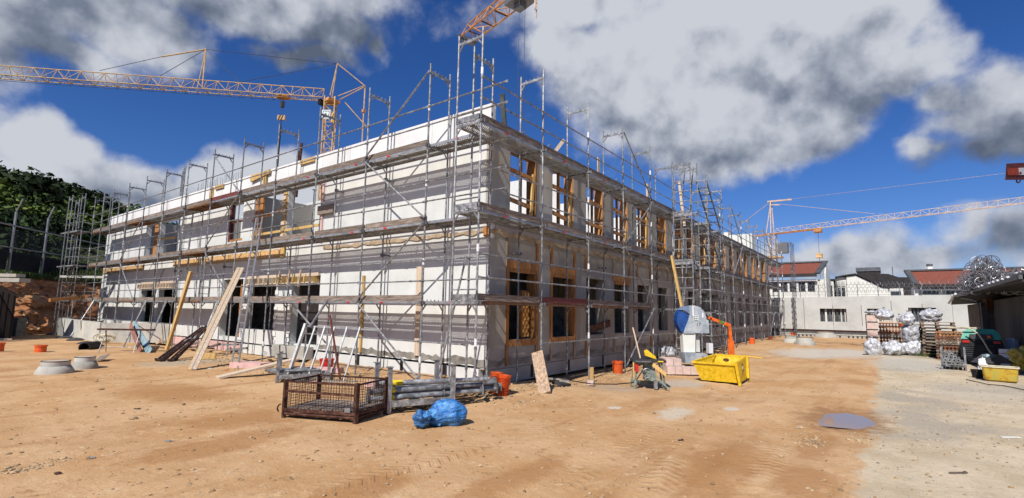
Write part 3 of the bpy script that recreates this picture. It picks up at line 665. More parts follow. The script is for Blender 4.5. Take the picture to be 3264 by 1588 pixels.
# shuttering heads over the lower openings
for (a, b_) in ((8.3, 10.9), (11.0, 13.15), (20.2, 22.3), (22.6, 24.7)):
    sh = MB().box(B((XW-0.22, a, 2.62)), B((XW+0.3, b_, 2.66))); sh.build('shutter_sheet', M_pale, bld)
    for y in np.arange(a+0.15, b_, 0.36):
        MB().box(B((XW-0.26, y, 2.665)), B((XW+0.1, y+0.05, 2.86))).build('shutter_joist', M_wood_y if a < 9 else M_pale, bld)
    MB().box(B((XW-0.06, a, 2.87)), B((XW+0.02, b_, 2.98))).build('shutter_beam', M_pale, bld)
for y in (9.05, 9.75, 10.4): MB().bar(B((XW-0.3, y, 2.5)), B((XW-0.27, y-0.05, 3.12)), .04, .06).build('shutter_post', M_pale, bld)
for (y0, y1) in ((9.92, 10.15), (10.85, 11.05), (13.17, 13.4)):
    for k, zz in enumerate(np.arange(0.45, 2.8, 0.3)): bpart('pier_block', (XW-0.03, y0, zz), (XW-0.005, y1, zz+0.16), M_parapet)
bpart('door_leaf', (XW+0.3, 8.3, 0.5), (XW+0.34, 9.85, 2.75), mat('black_door_sheet', (0.03, 0.025, 0.025), 0.6, var=0.1))
bpart('formwork_sheet', (XW+0.2, 13.65, 0.6), (XW+0.25, 14.2, 2.7), M_wood)
bpart('formwork_sheet', (XW+0.2, 22.8, 1.0), (XW+0.25, 23.1, 2.7), M_wood_y)
# starter bars above the parapet and bundle of bars
rb = MB()
for k in range(22):
    y = 14.9+k*0.22+random.uniform(-.05, .05); rb.tube(B((XW+0.25, y, 7.0)), B((XW+0.25+random.uniform(-.05, .05), y, 7.65+random.uniform(-.1, .08))), .008, 5)
rb.build('starter_bars', M_galv_d, bld)
for k, (dy, dz) in enumerate(((0, 2.0), (.12, 1.9), (.25, 2.05), (.37, 1.75))):
    MB().tube(B((XW+0.3, 21.4+dy, 6.4)), B((XW+0.3, 21.3+dy, 6.9+dz)), .022, 6).build('tie_rod', M_galv, bld)
MB().tube(B((XW+0.3, 24.2, 6.4)), B((XW+0.3, 24.1, 8.1)), .02, 6).build('tie_rod', M_galv, bld)
for (px, z) in ((12.25, 8.6), (12.45, 8.3)): MB().bar(B((XW+1.2, px, 6.3)), B((XW+1.25, px-.05, z)), .12, .06).build('upright_board', M_browndk, bld)
# things standing up along the long parapet
MB().bar(B((2.6, YW+0.35, 6.4)), B((2.3, YW+0.28, 7.75)), .14, .05).build('upright_board', mat('dark_plank', (0.10, 0.11, 0.10), .8, var=.3), bld)
MB().bar(B((4.2, YW-0.05, 6.30)), B((4.55, YW-0.35, 6.95)), .13, .1).build('upright_board', M_pale, bld)
MB().box(B((7.45, YW-0.03, 6.35)), B((7.62, YW+0.0, 7.25))).build('upright_board', M_pale, bld)
MB().box(B((12.3, YW+0.06, 6.35)), B((12.45, YW+0.13, 7.35))).build('upright_board', M_pale, bld)
for x in (5.5, 9.2, 13.6, 16.0, 18.5, 22, 27):
    MB().box(B((x, YW+0.02, 6.60)), B((x+.14, YW+0.12, 6.74))).box(B((x+.2, YW-.02, 6.62)), B((x+.34, YW+.05, 6.70))).build('clamp', M_galv, bld)
for (x, w) in ((2.9, .5), (4.3, .4), (9.0, .7)):
    MB().path([B((x+w*t, YW+0.1, 6.62+0.28*math.sin(math.pi*t))) for t in np.linspace(0, 1, 9)], .012, 5).build('lifting_loop', M_galv, bld)
MB().path([B((XW+0.05, 5.0+.45*t-0.2*t*t, 7.1-0.65*(1-(1-t)**2))) for t in np.linspace(0, 1, 9)], .014, 5).build('cable', M_darkgrey, bld)
MB().path([B((XW-0.09, 21.6+0.5*math.sin(t*2.4), 3.6-1.0*t)) for t in np.linspace(0, 1, 10)], .014, 5).build('cable', M_black, bld)
# roof packs stacked on the far roof
for (x, y, w, h) in ((29, 2.0, 1.6, .7), (32, 2.4, 1.4, .9)):
    mb = MB().box((x, y, 6.35), (x+w, y+1, 6.35+h)); tag(mb.build('roof_pack', M_white_p), 'white wrapped pack on the far wall top, '+('nearer of two' if x < 30 else 'farther of two'), 'package', 'white packs on the far roof')
tag(MB().box((37.5, 1.8, 6.35), (39.1, 4.4, 8.6)).build('roof_cabin', M_render), 'pale boxy lift head standing on the far end of the long building', 'structure')

# ---------------------------------------------------------------- scaffolding
XO, XI = 0.536, 1.266        # short-side scaffold standards
YO, YI = 0.0, 0.73           # long-side scaffold standards
LY = [0.72, 2.228] + [2.228+2.5*k for k in range(1, 11)] + [28.9, 30.55]
RX = [2.5*k for k in range(17)]
TR = 0.0242
def frame_mesh(h=2.0, extra=0.2, wdt=0.73):       # local: posts at 0 and wdt along x
    mb = MB()
    for x in (0, wdt): mb.tube((x, 0, 0), (x, 0, h+extra), TR, 8)
    mb.bar((0.02, 0, h-0.04), (wdt-0.02, 0, h-0.04), .035, .065)
    mb.bar((0.02, 0, h-0.22), (0.14, 0, h-0.07), .02, .035); mb.bar((wdt-0.02, 0, h-0.22), (wdt-0.14, 0, h-0.07), .02, .035)
    for x in (.17, .3, .43, .56): mb.box((x-.008, -.012, h-0.01), (x+.008, .012, h+0.045))
    for z in (0.5, 1.0): mb.box((-0.035, -.012, z-.03), (0.035, .012, z+.03))
    return mb.mesh('frame', M_galv)
FM = frame_mesh(); FMT = frame_mesh(2.0, 0.18)
def sleeve_mesh():
    mb = MB(); mb.tube((0, 0, 0), (0, 0, .16), .030, 8); return mb.mesh('spigot', M_white_p)
SL = sleeve_mesh()
def deck_mesh(L, kind):      # local: x along bay (0..L), y across 0..0.66, z top at 0
    mb = MB()
    def perf(y0, y1):
        nx = int(L/0.055); rows = 8; dy = (y1-y0)/rows
        dx = L/nx
        for j in range(rows):
            ya, yb = y0+j*dy, y0+(j+1)*dy
            if j in (0, 1, 6):
                mb.poly([(0, ya, 0), (L, ya, 0), (L, yb, 0), (0, yb, 0)]); continue
            g = 0.24
            mb.poly([(0, ya, 0), (L, ya, 0), (L, ya+dy*g/2, 0), (0, ya+dy*g/2, 0)]); mb.poly([(0, yb-dy*g/2, 0), (L, yb-dy*g/2, 0), (L, yb, 0), (0, yb, 0)])
            for i in range(nx):
                xa = i*dx+(j % 2)*dx/2; xb = xa+dx*0.62
                if xb > L: continue
                mb.poly([(xa, ya+dy*g/2, 0), (xb, ya+dy*g/2, 0), (xb, yb-dy*g/2, 0), (xa, yb-dy*g/2, 0)])
    for (y0, y1) in ((0.02, 0.34), (0.36, 0.68)):
        if kind == 'perf': perf(y0+.01, y1-.01)
        elif kind == 'slat':
            for q in range(3): mb.box((0, y0+.004+q*.105, -.012), (L, y0+.004+q*.105+.098, 0))
        else: mb.box((0, y0+.005, -.014), (L, y1-.005, 0))
        for yy in (y0, y1-.012): mb.box((0.0, yy, -.062), (L, yy+.008, 0.003))
        for xx in (0.02, L*.5, L-.05): mb.box((xx, y0+.012, -.04), (xx+.03, y1-.012, -.015))
    return mb
DMESH = {}
def deck(L, kind, m_):
    k = (round(L, 3), kind)
    if k not in DMESH: DMESH[k] = deck_mesh(L-0.04, kind).mesh('deck', m_)
    return DMESH[k]
TMESH = {}
def toe(L, m_):
    k = (round(L, 3), m_.name)
    if k not in TMESH:
        mb = MB(); n = 8
        mb.box((0.03, 0, 0), (L-0.05, .03, .15)); mb.box((0.02, -.006, .03), (0.05, .036, .12)); mb.box((L-.07, -.006, .03), (L-.04, .036, .12))
        TMESH[k] = mb.mesh('toe_board', m_)
    return TMESH[k]
RMESH = {}
def rail(L):
    k = round(L, 3)
    if k not in RMESH:
        mb = MB().tube((0.05, 0, 0), (L-.05, 0, 0), .0192, 7)
        mb.box((0, -.006, -.03), (.07, .006, .03)); mb.box((L-.07, -.006, -.03), (L, .006, .03)); RMESH[k] = mb.mesh('guardrail', M_galv)
    return RMESH[k]
def jack_mesh():
    mb = MB().tube((0, 0, -.32), (0, 0, .08), .019, 7).box((-.075, -.075, -.33), (.075, .075, -.315)).tube((0, 0, -.04), (0, 0, .0), .034, 8); return mb.mesh('base_jack', M_galv)
JM = jack_mesh()
def brace(root, p0, p1, r=.024):
    p0 = Vector(p0); p1 = Vector(p1); d = (p1-p0).normalized()
    mb = MB().tube(p0, p1, r, 8); mb.bar(p0-d*.03, p0+d*.08, .012, .06); mb.bar(p1-d*.08, p1+d*.03, .012, .06); return mb.build('brace', M_galv, root)
def coupler(root, p):
    return add('coupler', COUP, root, loc=p)
COUP = MB().obox((0, 0, 0), (.09, .075, .07)).obox((.03, -.045, .0), (.035, .05, .09)).mesh('coupler', M_galv_d)

# ---- short side (axes: x = 0 at outer post, y along)
sc = thing('scaffold', 'grey tube scaffold with plank decks along the sunlit short side of the building', 'scaffold', (0, 0, 0))
R90 = R(90)
PERF = {0, 1, 2, 3, 4}
for li in range(4):
    z = 2.0*li
    for j, y in enumerate(LY):
        if li == 0:
            add('frame', FM, sc, loc=(XO, y, z))
            for x in (XO, XI): add('base_jack', JM, sc, loc=(x, y, 0.25) if False else (x, y, z+.22))
        else: add('frame', FM if li < 3 else FMT, sc, loc=(XO, y, z))
        if j % 3 == 1: add('spigot', SL, sc, loc=(XO, y, z+0.9 if li else 0.5))
    for j in range(len(LY)-1):
        L = LY[j+1]-LY[j]; y = LY[j]
        if li:
            kind = 'perf' if j in PERF else ('slat' if j % 3 else 'solid')
            m_ = M_deck if kind != 'solid' else M_ply
            dk = add('deck', deck(L, kind, m_), sc, mtx=Matrix.Translation((XI-0.015, y+.02, z)) @ Matrix.Rotation(R90, 4, 'Z'))
            if j != 0:
                red = (j == 5 and li == 3) or (j == 9 and li == 1 and False)
                add('toe_board', toe(L, M_toe_r if red else M_toe), sc, mtx=Matrix.Translation((XO+.065, y+random.uniform(-.02, .02), z+.005)) @ Matrix.Rotation(R90, 4, 'Z'))
            for zz in (0.5, 1.0):
                if j == 0: add('guardrail', rail(2.57), sc, mtx=Matrix.Translation((XO-.03, -.35 if li > 1 else 0.1, z+zz)) @ Matrix.Rotation(R90, 4, 'Z'))
                else: add('guardrail', rail(L), sc, mtx=Matrix.Translation((XO-.03, y, z+zz+random.uniform(-.008, .008))) @ Matrix.Rotation(R90, 4, 'Z'))
            if j < 4 and li:
                for q in range(1): MB().box((0, 0, 0), (.11, .004, .035)).build('label_plate', M_label_r, dk).matrix_local = Matrix.Translation((.45 if j != 1 else L*.6, .70, -.05))
        elif j not in (3, 4, 5): add('guardrail', rail(L), sc, mtx=Matrix.Translation((XO-.03, y, 1.02)) @ Matrix.Rotation(R90, 4, 'Z'))
for j in (1, 9):
    a, b_ = LY[j], LY[j+1]
    if j == 1: seq = [(a, 7.95, b_, 6.05), (b_, 5.95, a, 4.1), (a, 3.95, b_, 2.05), (b_, 1.95, a, 0.15)]
    else: seq = [(a, 5.95, b_, 4.1), (b_, 3.95, a, 2.05)]
    for (y0, z0, y1, z1) in seq: brace(sc, (XO-.06, y0, z0), (XO-.06, y1, z1))
for (y0, z0, y1, z1) in [(LY[6], 7.95, LY[5], 6.05), (LY[5], 5.95, LY[6], 4.1), (LY[6], 3.95, LY[5], 2.05)]: brace(sc, (XO-.06, y0, z0), (XO-.06, y1, z1))
for j in (1, 2, 3, 5, 7): coupler(sc, (XO-.04, LY[j], 5.97)); coupler(sc, (XO-.04, LY[j], 3.97)); coupler(sc, (XO-.04, LY[j], 1.97))
for (y, z) in ((4.73, 3.35), (7.2, 5.6), (14.7, 3.4), (4.73, 5.6), (19.7, 3.4)):   # wall ties
    mb = MB().tube((XI, y, z), (XW, y, z), .022, 6).obox((XI, y, z), (.09, .09, .09)); mb.build('wall_tie', M_galv_d, sc)
# raking props from the scaffold to the ground
for (y, dy) in ((18.2, 1.2), (20.6, 1.0), (28.5, .6), (13.2, .8)):
    MB().tube((XO, y, 2.0), (XO-1.0, y-dy, 0.0), .028, 7).build('raker', M_galv, sc); MB().tube((XO, y+.12, 2.0), (XO-.9, y-dy+.25, 0.0), .024, 7).build('raker', M_galv, sc)
# access ladders inside the decks
def ladder_mb(p0, p1, w, wd, step=.28, r=.02, side=None):
    p0 = Vector(p0); p1 = Vector(p1); d = (p1-p0); n = int(d.length/step); s = Vector(side).normalized()*w/2
    rails = [MB().bar(p0+s, p1+s, .03, .06, up=s), MB().bar(p0-s, p1-s, .03, .06, up=s)]
    rungs = []
    for i in range(1, n): q = p0.lerp(p1, i/n); rungs.append(MB().tube(q-s, q+s, .014, 6))
    return rails, rungs
for (y0, z0) in ((17.6, 4.0), (15.2, 2.0), (17.6, 2.2)):
    rl, rg = ladder_mb((XO+.25, y0, z0), (XO+.55, y0+.7, z0+2.0), .36, 0, side=(1, 0, 0)); 
    mb = MB()
    for q in rl+rg: n = len(mb.v); mb.v += q.v; mb.f += [tuple(a+n for a in f) for f in q.f]
    mb.build('deck_ladder', M_galv, sc)
# return of the scaffold round the far left end
for li in range(4):
    z = 2.0*li
    for (x, y) in ((-0.05, 30.0), (-0.35, 31.3), (.2, 32.4)): add('frame', FM, sc, mtx=Matrix.Translation((x, y, z)) @ Matrix.Rotation(R90, 4, 'Z'))
    for (p, L, a) in (((-0.05, 30.0), 1.4, 103), ((-.35, 31.3), 1.2, 64), ((-0.05, 30.0), .85, 40)):
        for zz in (0.5, 1.0): add('guardrail', rail(L), sc, mtx=Matrix.Translation((p[0], p[1], z+zz)) @ Matrix.Rotation(R(a), 4, 'Z'))
    if li: add('deck', deck(2.5, 'slat', M_deck), sc, mtx=Matrix.Translation((.45, 30.2, z)) @ Matrix.Rotation(R(95), 4, 'Z'))

# ---- long side
sl = thing('scaffold', 'long grey tube scaffold along the shaded row of windows, running away to the right', 'scaffold', (0, 0, 0))
for li in range(4):
    z = 2.0*li
    for k, x in enumerate(RX):
        add('frame', FM if li < 3 else FMT, sl, mtx=Matrix.Translation((x, YO, z)) @ Matrix.Rotation(R90, 4, 'Z'))
        if li == 0:
            for y in (YO, YI): add('base_jack', JM, sl, loc=(x, y, z+.18 if k < 2 else z+.1))
        if k % 2 == 0: add('spigot', SL, sl, loc=(x, YO, z+1.05))
    for k in range(len(RX)-1):
        x = RX[k]
        if li:
            if li > 1 or k < 4:
                kind = 'perf' if li == 3 and k < 5 else ('solid' if li == 1 else ('slat' if k % 2 else 'perf'))
                m_ = M_deck if kind != 'solid' else M_ply
                dk = add('deck', deck(2.5, kind, m_), sl, mtx=Matrix.Translation((x+.02, YO+.025, z)))
                if k < 3 and li > 1: MB().box((0, 0, 0), (.11, .004, .035)).build('label_plate', M_label_r, dk).matrix_local = Matrix.Translation((1.1 if k else .9, -.006, -.05))
                add('toe_board', toe(2.5, M_toe_r if (k == 1 and li == 1) else M_toe), sl, mtx=Matrix.Translation((x, YO+.035, z+.005+random.uniform(0, .01))) @ Matrix.Rotation(R(random.uniform(-.3, .3)), 4, 'Y'))
            for zz in (0.5, 1.0): add('guardrail', rail(2.5), sl, mtx=Matrix.Translation((x, YO-.03, z+zz+random.uniform(-.008, .008))))
        elif k: add('guardrail', rail(2.5), sl, mtx=Matrix.Translation((x, YO-.03, 1.0)))
    if li:
        mb = MB().box((-.03, YO+.04, z+.01), (-.0, YI-.04, z+.14)); mb.build('end_board', M_galv, sl)
        MB().tube((-.01, YO, z+.24), (-.01, YI, z+.24), .017, 6).build('end_rail', M_galv, sl)
for k, seq in ((3, [(0, 7.95, 1, 6.05), (1, 5.95, 0, 4.1), (0, 3.95, 1, 2.05), (1, 1.95, 0, 0.1)]), (9, [(0, 7.95, 1, 6.05), (1, 5.95, 0, 4.1), (0, 3.95, 1, 2.05)]), (13, [(0, 7.95, 1, 6.05), (1, 5.95, 0, 4.1), (0, 3.95, 1, 2.05), (1, 1.95, 0, .1)])):
    for (a, z0, b_, z1) in seq: brace(sl, (RX[k+a], YO-.06, z0), (RX[k+b_], YO-.06, z1))
brace(sc, (.47, .76, 3.0), (.30, 1.45, -.02))
for x in RX[:8]:
    for z in (1.97, 3.97, 5.97): coupler(sl, (x, YO-.035, z))
for x in (2.5, 7.5, 12.5, 17.5): mb = MB().tube((x, YI-.1, 3.3), (x, YW, 3.3), .022, 6).obox((x, YI, 3.3), (.22, .07, .07)); mb.build('wall_tie', M_galv_d, sl)
# console tubes over the upper corner window
MB().tube((1.55, YI-.12, 5.45), (1.9, YI-.1, 5.43), .02, 6).build('stub_tube', M_galv, sl)
# far-end return
for li in range(4):
    for (x, y) in ((41.2, 0.6), (41.2, 2.6), (40.6, -.6), (42.0, -.6)):
        add('frame', FM, sl, mtx=Matrix.Translation((x, y, 2.0*li)))
    for zz in (.5, 1.0, 1.5, 2.0):
        add('guardrail', rail(2.5), sl, mtx=Matrix.Translation((40.0, -.65, 2.0*li+zz))); add('guardrail', rail(2.0), sl, mtx=Matrix.Translation((41.2, .6, 2.0*li+zz)) @ Matrix.Rotation(R90, 4, 'Z'))
# stair tower in front of the long scaffold
st = thing('stair_tower', 'narrow scaffold tower with steep ladders in front of the long scaffold', 'scaffold', (14.8, -0.78, 0))
for li in range(5):
    z = 2.0*li-0.15
    if li < 4:
        for x in (0, 2.5): add('frame', FM, st, mtx=Matrix.Translation((x, 0, z)) @ Matrix.Rotation(R90, 4, 'Z'))
        for zz in (0.5, 1.0, 1.5):
            add('guardrail', rail(.73), st, mtx=Matrix.Translation((-.02, 0, z+zz)) @ Matrix.Rotation(R90, 4, 'Z')); add('guardrail', rail(2.5), st, mtx=Matrix.Translation((0, -.03, z+zz)))
    if 0 < li < 4:
        MB().box((0, .02, z), (.9, .7, z+.03)).build('landing', M_deck, st)
    if li < 4:
        for s0 in (.06, .50):
            MB().bar((0.15, s0, z+2.0), (2.3, s0, z+.05), .04, .09).build('stair_stringer', M_galv_d, st)
        for q in range(1, 7):
            t = q/7; MB().box((0.15+2.15*t-.1, .08, z+2.0-1.95*t), (0.15+2.15*t+.06, .48, z+2.0-1.95*t+.02)).build('stair_tread', M_galv, st)
# gated ladder cage nearer the camera
st2 = thing('stair_tower', 'tall ladder cage of closely rung frames rising past the roof beside the big stone saw', 'scaffold', (12.35, -0.80, 0))
for li in range(4):
    z = 2.0*li
    add('frame', FM, st2, mtx=Matrix.Translation((0, 0, z)) @ Matrix.Rotation(R90, 4, 'Z')); add('frame', FM, st2, mtx=Matrix.Translation((.95, 0, z)) @ Matrix.Rotation(R90, 4, 'Z'))
    for zz in np.arange(.4, 2.0, .42): MB().tube((-.01, 0, z+zz), (-.01, .73, z+zz), .018, 6).build('rung', M_galv, st2)
    MB().box((-.03, 0, z+1.78), (0, .73, z+1.9)).build('gate', M_galv, st2)
    for s0 in (.1, .45): MB().bar((.15, s0, z+.05), (.75, s0, z+2.0), .03, .07).build('stair_stringer', M_galv_d, st2)
MB().bar((.2, .35, 5.4), (.1, .5, 7.3), .10, .05).build('board', M_pale, st2)

# ---------------------------------------------------------------- cranes
def truss(root, name, p0, p1, w, h, n, m_, r=.045, tri=True, up=Vector((0, 0, 1))):
    p0 = Vector(p0); p1 = Vector(p1); d = (p1-p0).normalized(); s = d.cross(up).normalized(); u = s.cross(d)
    ch = MB(); we = MB(); L = (p1-p0).length
    def P(t, a, b_): return p0+d*(L*t)+s*a+u*b_
    cs = [(-w/2, 0), (w/2, 0), (0, h)] if tri else [(-w/2, -h/2), (w/2, -h/2), (w/2, h/2), (-w/2, h/2)]
    for c in cs: ch.tube(P(0, *c), P(1, *c), r, 6)
    k = len(cs)
    for i in range(n):
        t0, t1 = i/n, (i+1)/n
        for q in range(k):
            a, b_ = cs[q], cs[(q+1) % k]
            if (i+q) % 2: a, b_ = b_, a
            we.tube(P(t0, *a), P(t1, *b_), r*.55, 5, cap=False)
            we.tube(P(t0, *cs[q]), P(t0, *cs[(q+1) % k]), r*.5, 5, cap=False)
    ch.build(name+'_chords', m_, root); we.build(name+'_lattice', m_, root)
def emblem(root, c, ux, uz, s, nrm):
    """white plate, green frame, white four-lobed mark with a dark line of small print across"""
    c = Vector(c); ux = Vector(ux).normalized(); uz = Vector(uz).normalized(); n = Vector(nrm).normalized()
    def quad(cx, cz, w, h, off, m_, nm):
        mb = MB(); o = c+ux*cx*s+uz*cz*s+n*off
        mb.prism([o-ux*w*s/2-uz*h*s/2, o+ux*w*s/2-uz*h*s/2, o+ux*w*s/2+uz*h*s/2, o-ux*w*s/2+uz*h*s/2], n*.006); return mb.build(nm, m_, pl if nm != 'plate' else root)
    pl = None
    pl = quad(0, 0, 1.0, 1.06, 0, M_white_p, 'plate')
    quad(0, 0, .80, .86, .008, M_logo_g, 'emblem_ground')
    for sx in (-1, 1):
        for sz in (-1, 1):
            o = c+ux*(sx*.17*s)+uz*(sz*.21*s)+n*.016; mb = MB()
            mb.prism([o+ux*(.165*s*math.cos(a))+uz*(.13*s*math.sin(a)) for a in np.linspace(0, 2*math.pi, 13)[:-1]], n*.004); mb.build('emblem_lobe', M_white_p, pl)
    quad(0, 0, .74, .20, .018, M_white_p, 'emblem_band')
    for k in range(7):
        if k != 5: quad(-.30+k*.098, 0, .07, .10, .026, M_black, 'print_mark')
CJ = M_crane
cr1 = thing('tower_crane', 'yellow tower crane behind the short wall, long jib reaching past the left edge', 'crane', (24.0, 43.8, 0))
def C1(p): return Vector(p)-Vector((24.0, 43.8, 0))
jd = Vector((-24.1, 24.1, 0)).normalized(); zj = 26.0
truss(cr1, 'mast', (0, 0, 0), (0, 0, 26.2), 1.15, 1.15, 25, CJ, .07, tri=False, up=jd)
truss(cr1, 'jib', tuple(jd*0.8+Vector((0, 0, zj))), tuple(jd*52+Vector((0, 0, zj-.2))), 1.15, 1.25, 44, CJ, .055)
top = Vector((0, 0, 30.5))+Vector((.35, -.35, 0)); root0 = Vector((0, 0, zj+.3)); back = -jd*3.8+Vector((0, 0, 28.0))
mb = MB()
for s in (-.5, .5):
    o = Vector((.7, .7, 0))*s; mb.tube(root0+o, top, .06, 6)
    mb.tube(root0-jd*.9+o, back+o*.3, .055, 6)
mb.tube(top, back, .06, 6); mb.tube(back, back+Vector((0, 0, -7.0)), .075, 6); mb.tube(-jd*1.6+Vector((0, 0, zj-.2)), -jd*4.4+Vector((.0, 0, 22.8)), .06, 6)
mb.build('a_frame', CJ, cr1)
MB().obox(back+Vector((0, 0, -3.1)), (.35, .35, .35)).build('pendant_joint', M_crane2, cr1); MB().obox(back+Vector((0, 0, -7.1)), (.2, .2, .3)).build('pendant_weight', M_crane2, cr1); MB().obox(Vector((0, 0, zj-.25)), (1.5, 1.5, .35)).build('slewing_ring', M_crane2, cr1)
MB().obox(jd*.9+Vector((0, 0, zj-.45)), (.9, .5, .6)).build('winch', M_black, cr1)
kp = jd*14.0+Vector((0, 0, zj+.3)); kt = kp+Vector((0, 0, 4.6))
MB().tube(kp, kt, .07, 6).tube(kp+jd*.5, kt, .05, 6).tube(kt, kt+jd*4.5+Vector((0, 0, -1.3)), .075, 6).build('king_post', CJ, cr1)
cb = MB()
for a, b_ in ((top, kt), (top, jd*10.1+Vector((0, 0, zj+1.3))), (kt, jd*10.1+Vector((0, 0, zj+1.3))), (kt+jd*4.5+Vector((0, 0, -1.3)), jd*24.6+Vector((0, 0, zj+1.4))), (kt, jd*18.5+Vector((0, 0, zj+1.3))), (jd*46+Vector((0, 0, zj-.6)), jd*6+Vector((0, 0, zj-.5)))):
    cb.tube(a, b_, .03, 5)
cb.build('stay_cable', M_darkgrey, cr1)
MB().obox(jd*5.3+Vector((0, 0, zj-.1)), (1.3, .9, .35), (0, 0, R(-45))).build('trolley', M_crane2, cr1)
hk = jd*5.3
MB().tube(hk+Vector((0, 0, zj-.2)), hk+Vector((0, 0, 23.5)), .02, 5).obox(hk+Vector((0, 0, zj-1.0)), (.35, .35, .7)).build('hoist_cable', M_darkgrey, cr1)
hb = MB().obox(hk+Vector((0, 0, 23.4)), (.85, .3, .55), (0, 0, VIEWROT)).build('hook_block', M_crane, cr1)
rv = Vector((math.cos(VIEWROT), math.sin(VIEWROT), 0)); nv = Vector((math.sin(VIEWROT), -math.cos(VIEWROT), 0))
for k in (-.2, 0.12):
    o = hk+Vector((0, 0, 23.4))+nv*.16+rv*k
    MB().prism([o-rv*.15-Vector((0, 0, .27)), o-rv*.02-Vector((0, 0, .27)), o+rv*.20+Vector((0, 0, .27)), o+rv*.07+Vector((0, 0, .27))], nv*.01).build('stripe', M_black, hb)
MB().tube(hk+Vector((0, 0, 23.1)), hk+Vector((0, 0, 22.4)), .04, 5).bar(hk+Vector((0, 0, 22.4)), hk+Vector((-.05, 0, 8.2)), .12, .10).build('load_bar', M_black, cr1)
emblem(cr1, Vector((-.55, -.62, 23.6))+nv*.75, rv, (0, 0, 1), .95, nv)
MB().obox(Vector((0, 0, 23.6))+nv*.5+rv*.5, (.15, .2, 1.1), (0, 0, VIEWROT)).build('sign_side', M_yellow, cr1)

zt = 22.0; tip = atd(1490, 125, 34.5); nx_ = None
tdir = (at(1650, 0, tip.z)-tip).normalized(); tdir.z = 0
cr2 = thing('crane_jib', 'orange lattice crane jib end coming in overhead at the top centre of the sky', 'crane', tuple(tip))
truss(cr2, 'jib', Vector((0, 0, 0)), tdir*56, 1.15, 1.15, 40, M_crane2, .06, up=Vector((0, 0, 1)))
sd = tdir.cross(Vector((0, 0, 1)))
MB().bar(-sd*.75, sd*.75, .18, .25).bar(-sd*.5-Vector((0, 0, .25)), sd*.5-Vector((0, 0, .25)), .12, .2).build('tip_sheave', M_galv_d, cr2)
for k in range(14):
    MB().bar(tdir*(1+k*1.55)-sd*.5, tdir*(1+k*1.55)+sd*.5, .12, .03).build('walkway_board', M_browndk, cr2)
t0 = tdir*6.2
MB().obox(t0+Vector((0, 0, -.2)), (1.6, 1.3, .35), (0, 0, math.atan2(tdir.y, tdir.x))).obox(t0+Vector((0, 0, -.5)), (.5, .6, .5)).build('trolley', M_galv_d, cr2)
for k, o in enumerate((0, .45)): MB().tube(t0+sd*o+tdir*.5, t0+sd*o+tdir*.5+Vector((0, 0, -14.5)), .014, 5).build('hoist_cable', M_darkgrey, cr2)
for a, b_ in ((1.0, -1), (1.6, .2)): MB().tube(t0+tdir*a+sd*b_*.5, t0+tdir*a+sd*b_*.5+Vector((0, 0, -1.6)), .05, 5).build('hanger', M_crane3, cr2)
MB().tube(tdir*56, tdir*56+Vector((0, 0, -tip.z)), .45, 8).build('mast', M_crane2, cr2)

c3 = atd(2462, 745, 140); zz3 = c3.z; e3 = at(3264, 655, zz3); d3 = (e3-c3); L3 = d3.length; d3.normalize(); d3.z = 0; d3.normalize()
cr3 = thing('tower_crane', 'distant tower crane beyond the far end of the long scaffold, jib reaching right', 'crane', (c3.x, c3.y, 0))
Z = Vector((0, 0, 1))
truss(cr3, 'mast', (0, 0, 0), (0, 0, zz3), 1.4, 1.4, 16, M_crane3, .09, tri=False, up=d3)
truss(cr3, 'jib', d3*1+Z*zz3, d3*(L3+14)+Z*(zz3+.5), 1.0, 1.15, 40, M_crane3, .06)
mb = MB()
for s in (-1, 1): mb.tube(d3.cross(Z)*s*.8+Z*zz3, Z*(zz3+8.2)+d3.cross(Z)*s*.3, .14, 6)
mb.tube(-d3*1.6+Z*zz3, Z*(zz3+8.2), .12, 6); mb.bar(Z*(zz3+8.3)-d3*.8, Z*(zz3+7.9)+d3*5.0, .45, .35).bar(Z*(zz3+7.4)-d3*.3, Z*(zz3+7.0)+d3*2.2, .4, .25); mb.build('a_frame', M_crane3, cr3)
MB().bar(-d3*14+Z*(zz3-.1), d3*10+Z*(zz3-.1), .9, .35).build('counter_jib', M_crane2, cr3)
MB().obox(-d3*12+Z*(zz3+.4), (2.0, 1.3, 2.4)).build('counterweight', M_render, cr3)
MB().tube(Z*(zz3+8.2), -d3*13+Z*(zz3+.4), .07, 5).tube(Z*(zz3+8)+d3*4.5, d3*(L3+6)+Z*(zz3+6.0), .03, 4).tube(Z*(zz3+7.2)+d3*2.2, d3*22+Z*(zz3+1.8), .05, 5).build('stay_cable', M_crane3, cr3)
MB().obox(Z*(zz3-3.6)+Vector((1.6, -2, 0)), (2.2, 2.2, 2.6)).build('cab', M_galv_d, cr3)
MB().obox(Z*(zz3-6)+Vector((.3, -.4, 0)), (3.2, 3.2, .35)).build('slewing_platform', M_crane, cr3)
hk3 = d3*10.5
MB().obox(hk3+Z*(zz3-.5), (2.6, 1.6, .8)).build('trolley', M_crane2, cr3); MB().tube(hk3+Z*(zz3-.8), hk3+Z*1.5, .05, 5).build('hoist_cable', M_galv_d, cr3)
MB().obox(hk3+Z*(zz3-6.4), (1.9, 1.2, 1.0)).build('hook_block', M_crane, cr3)
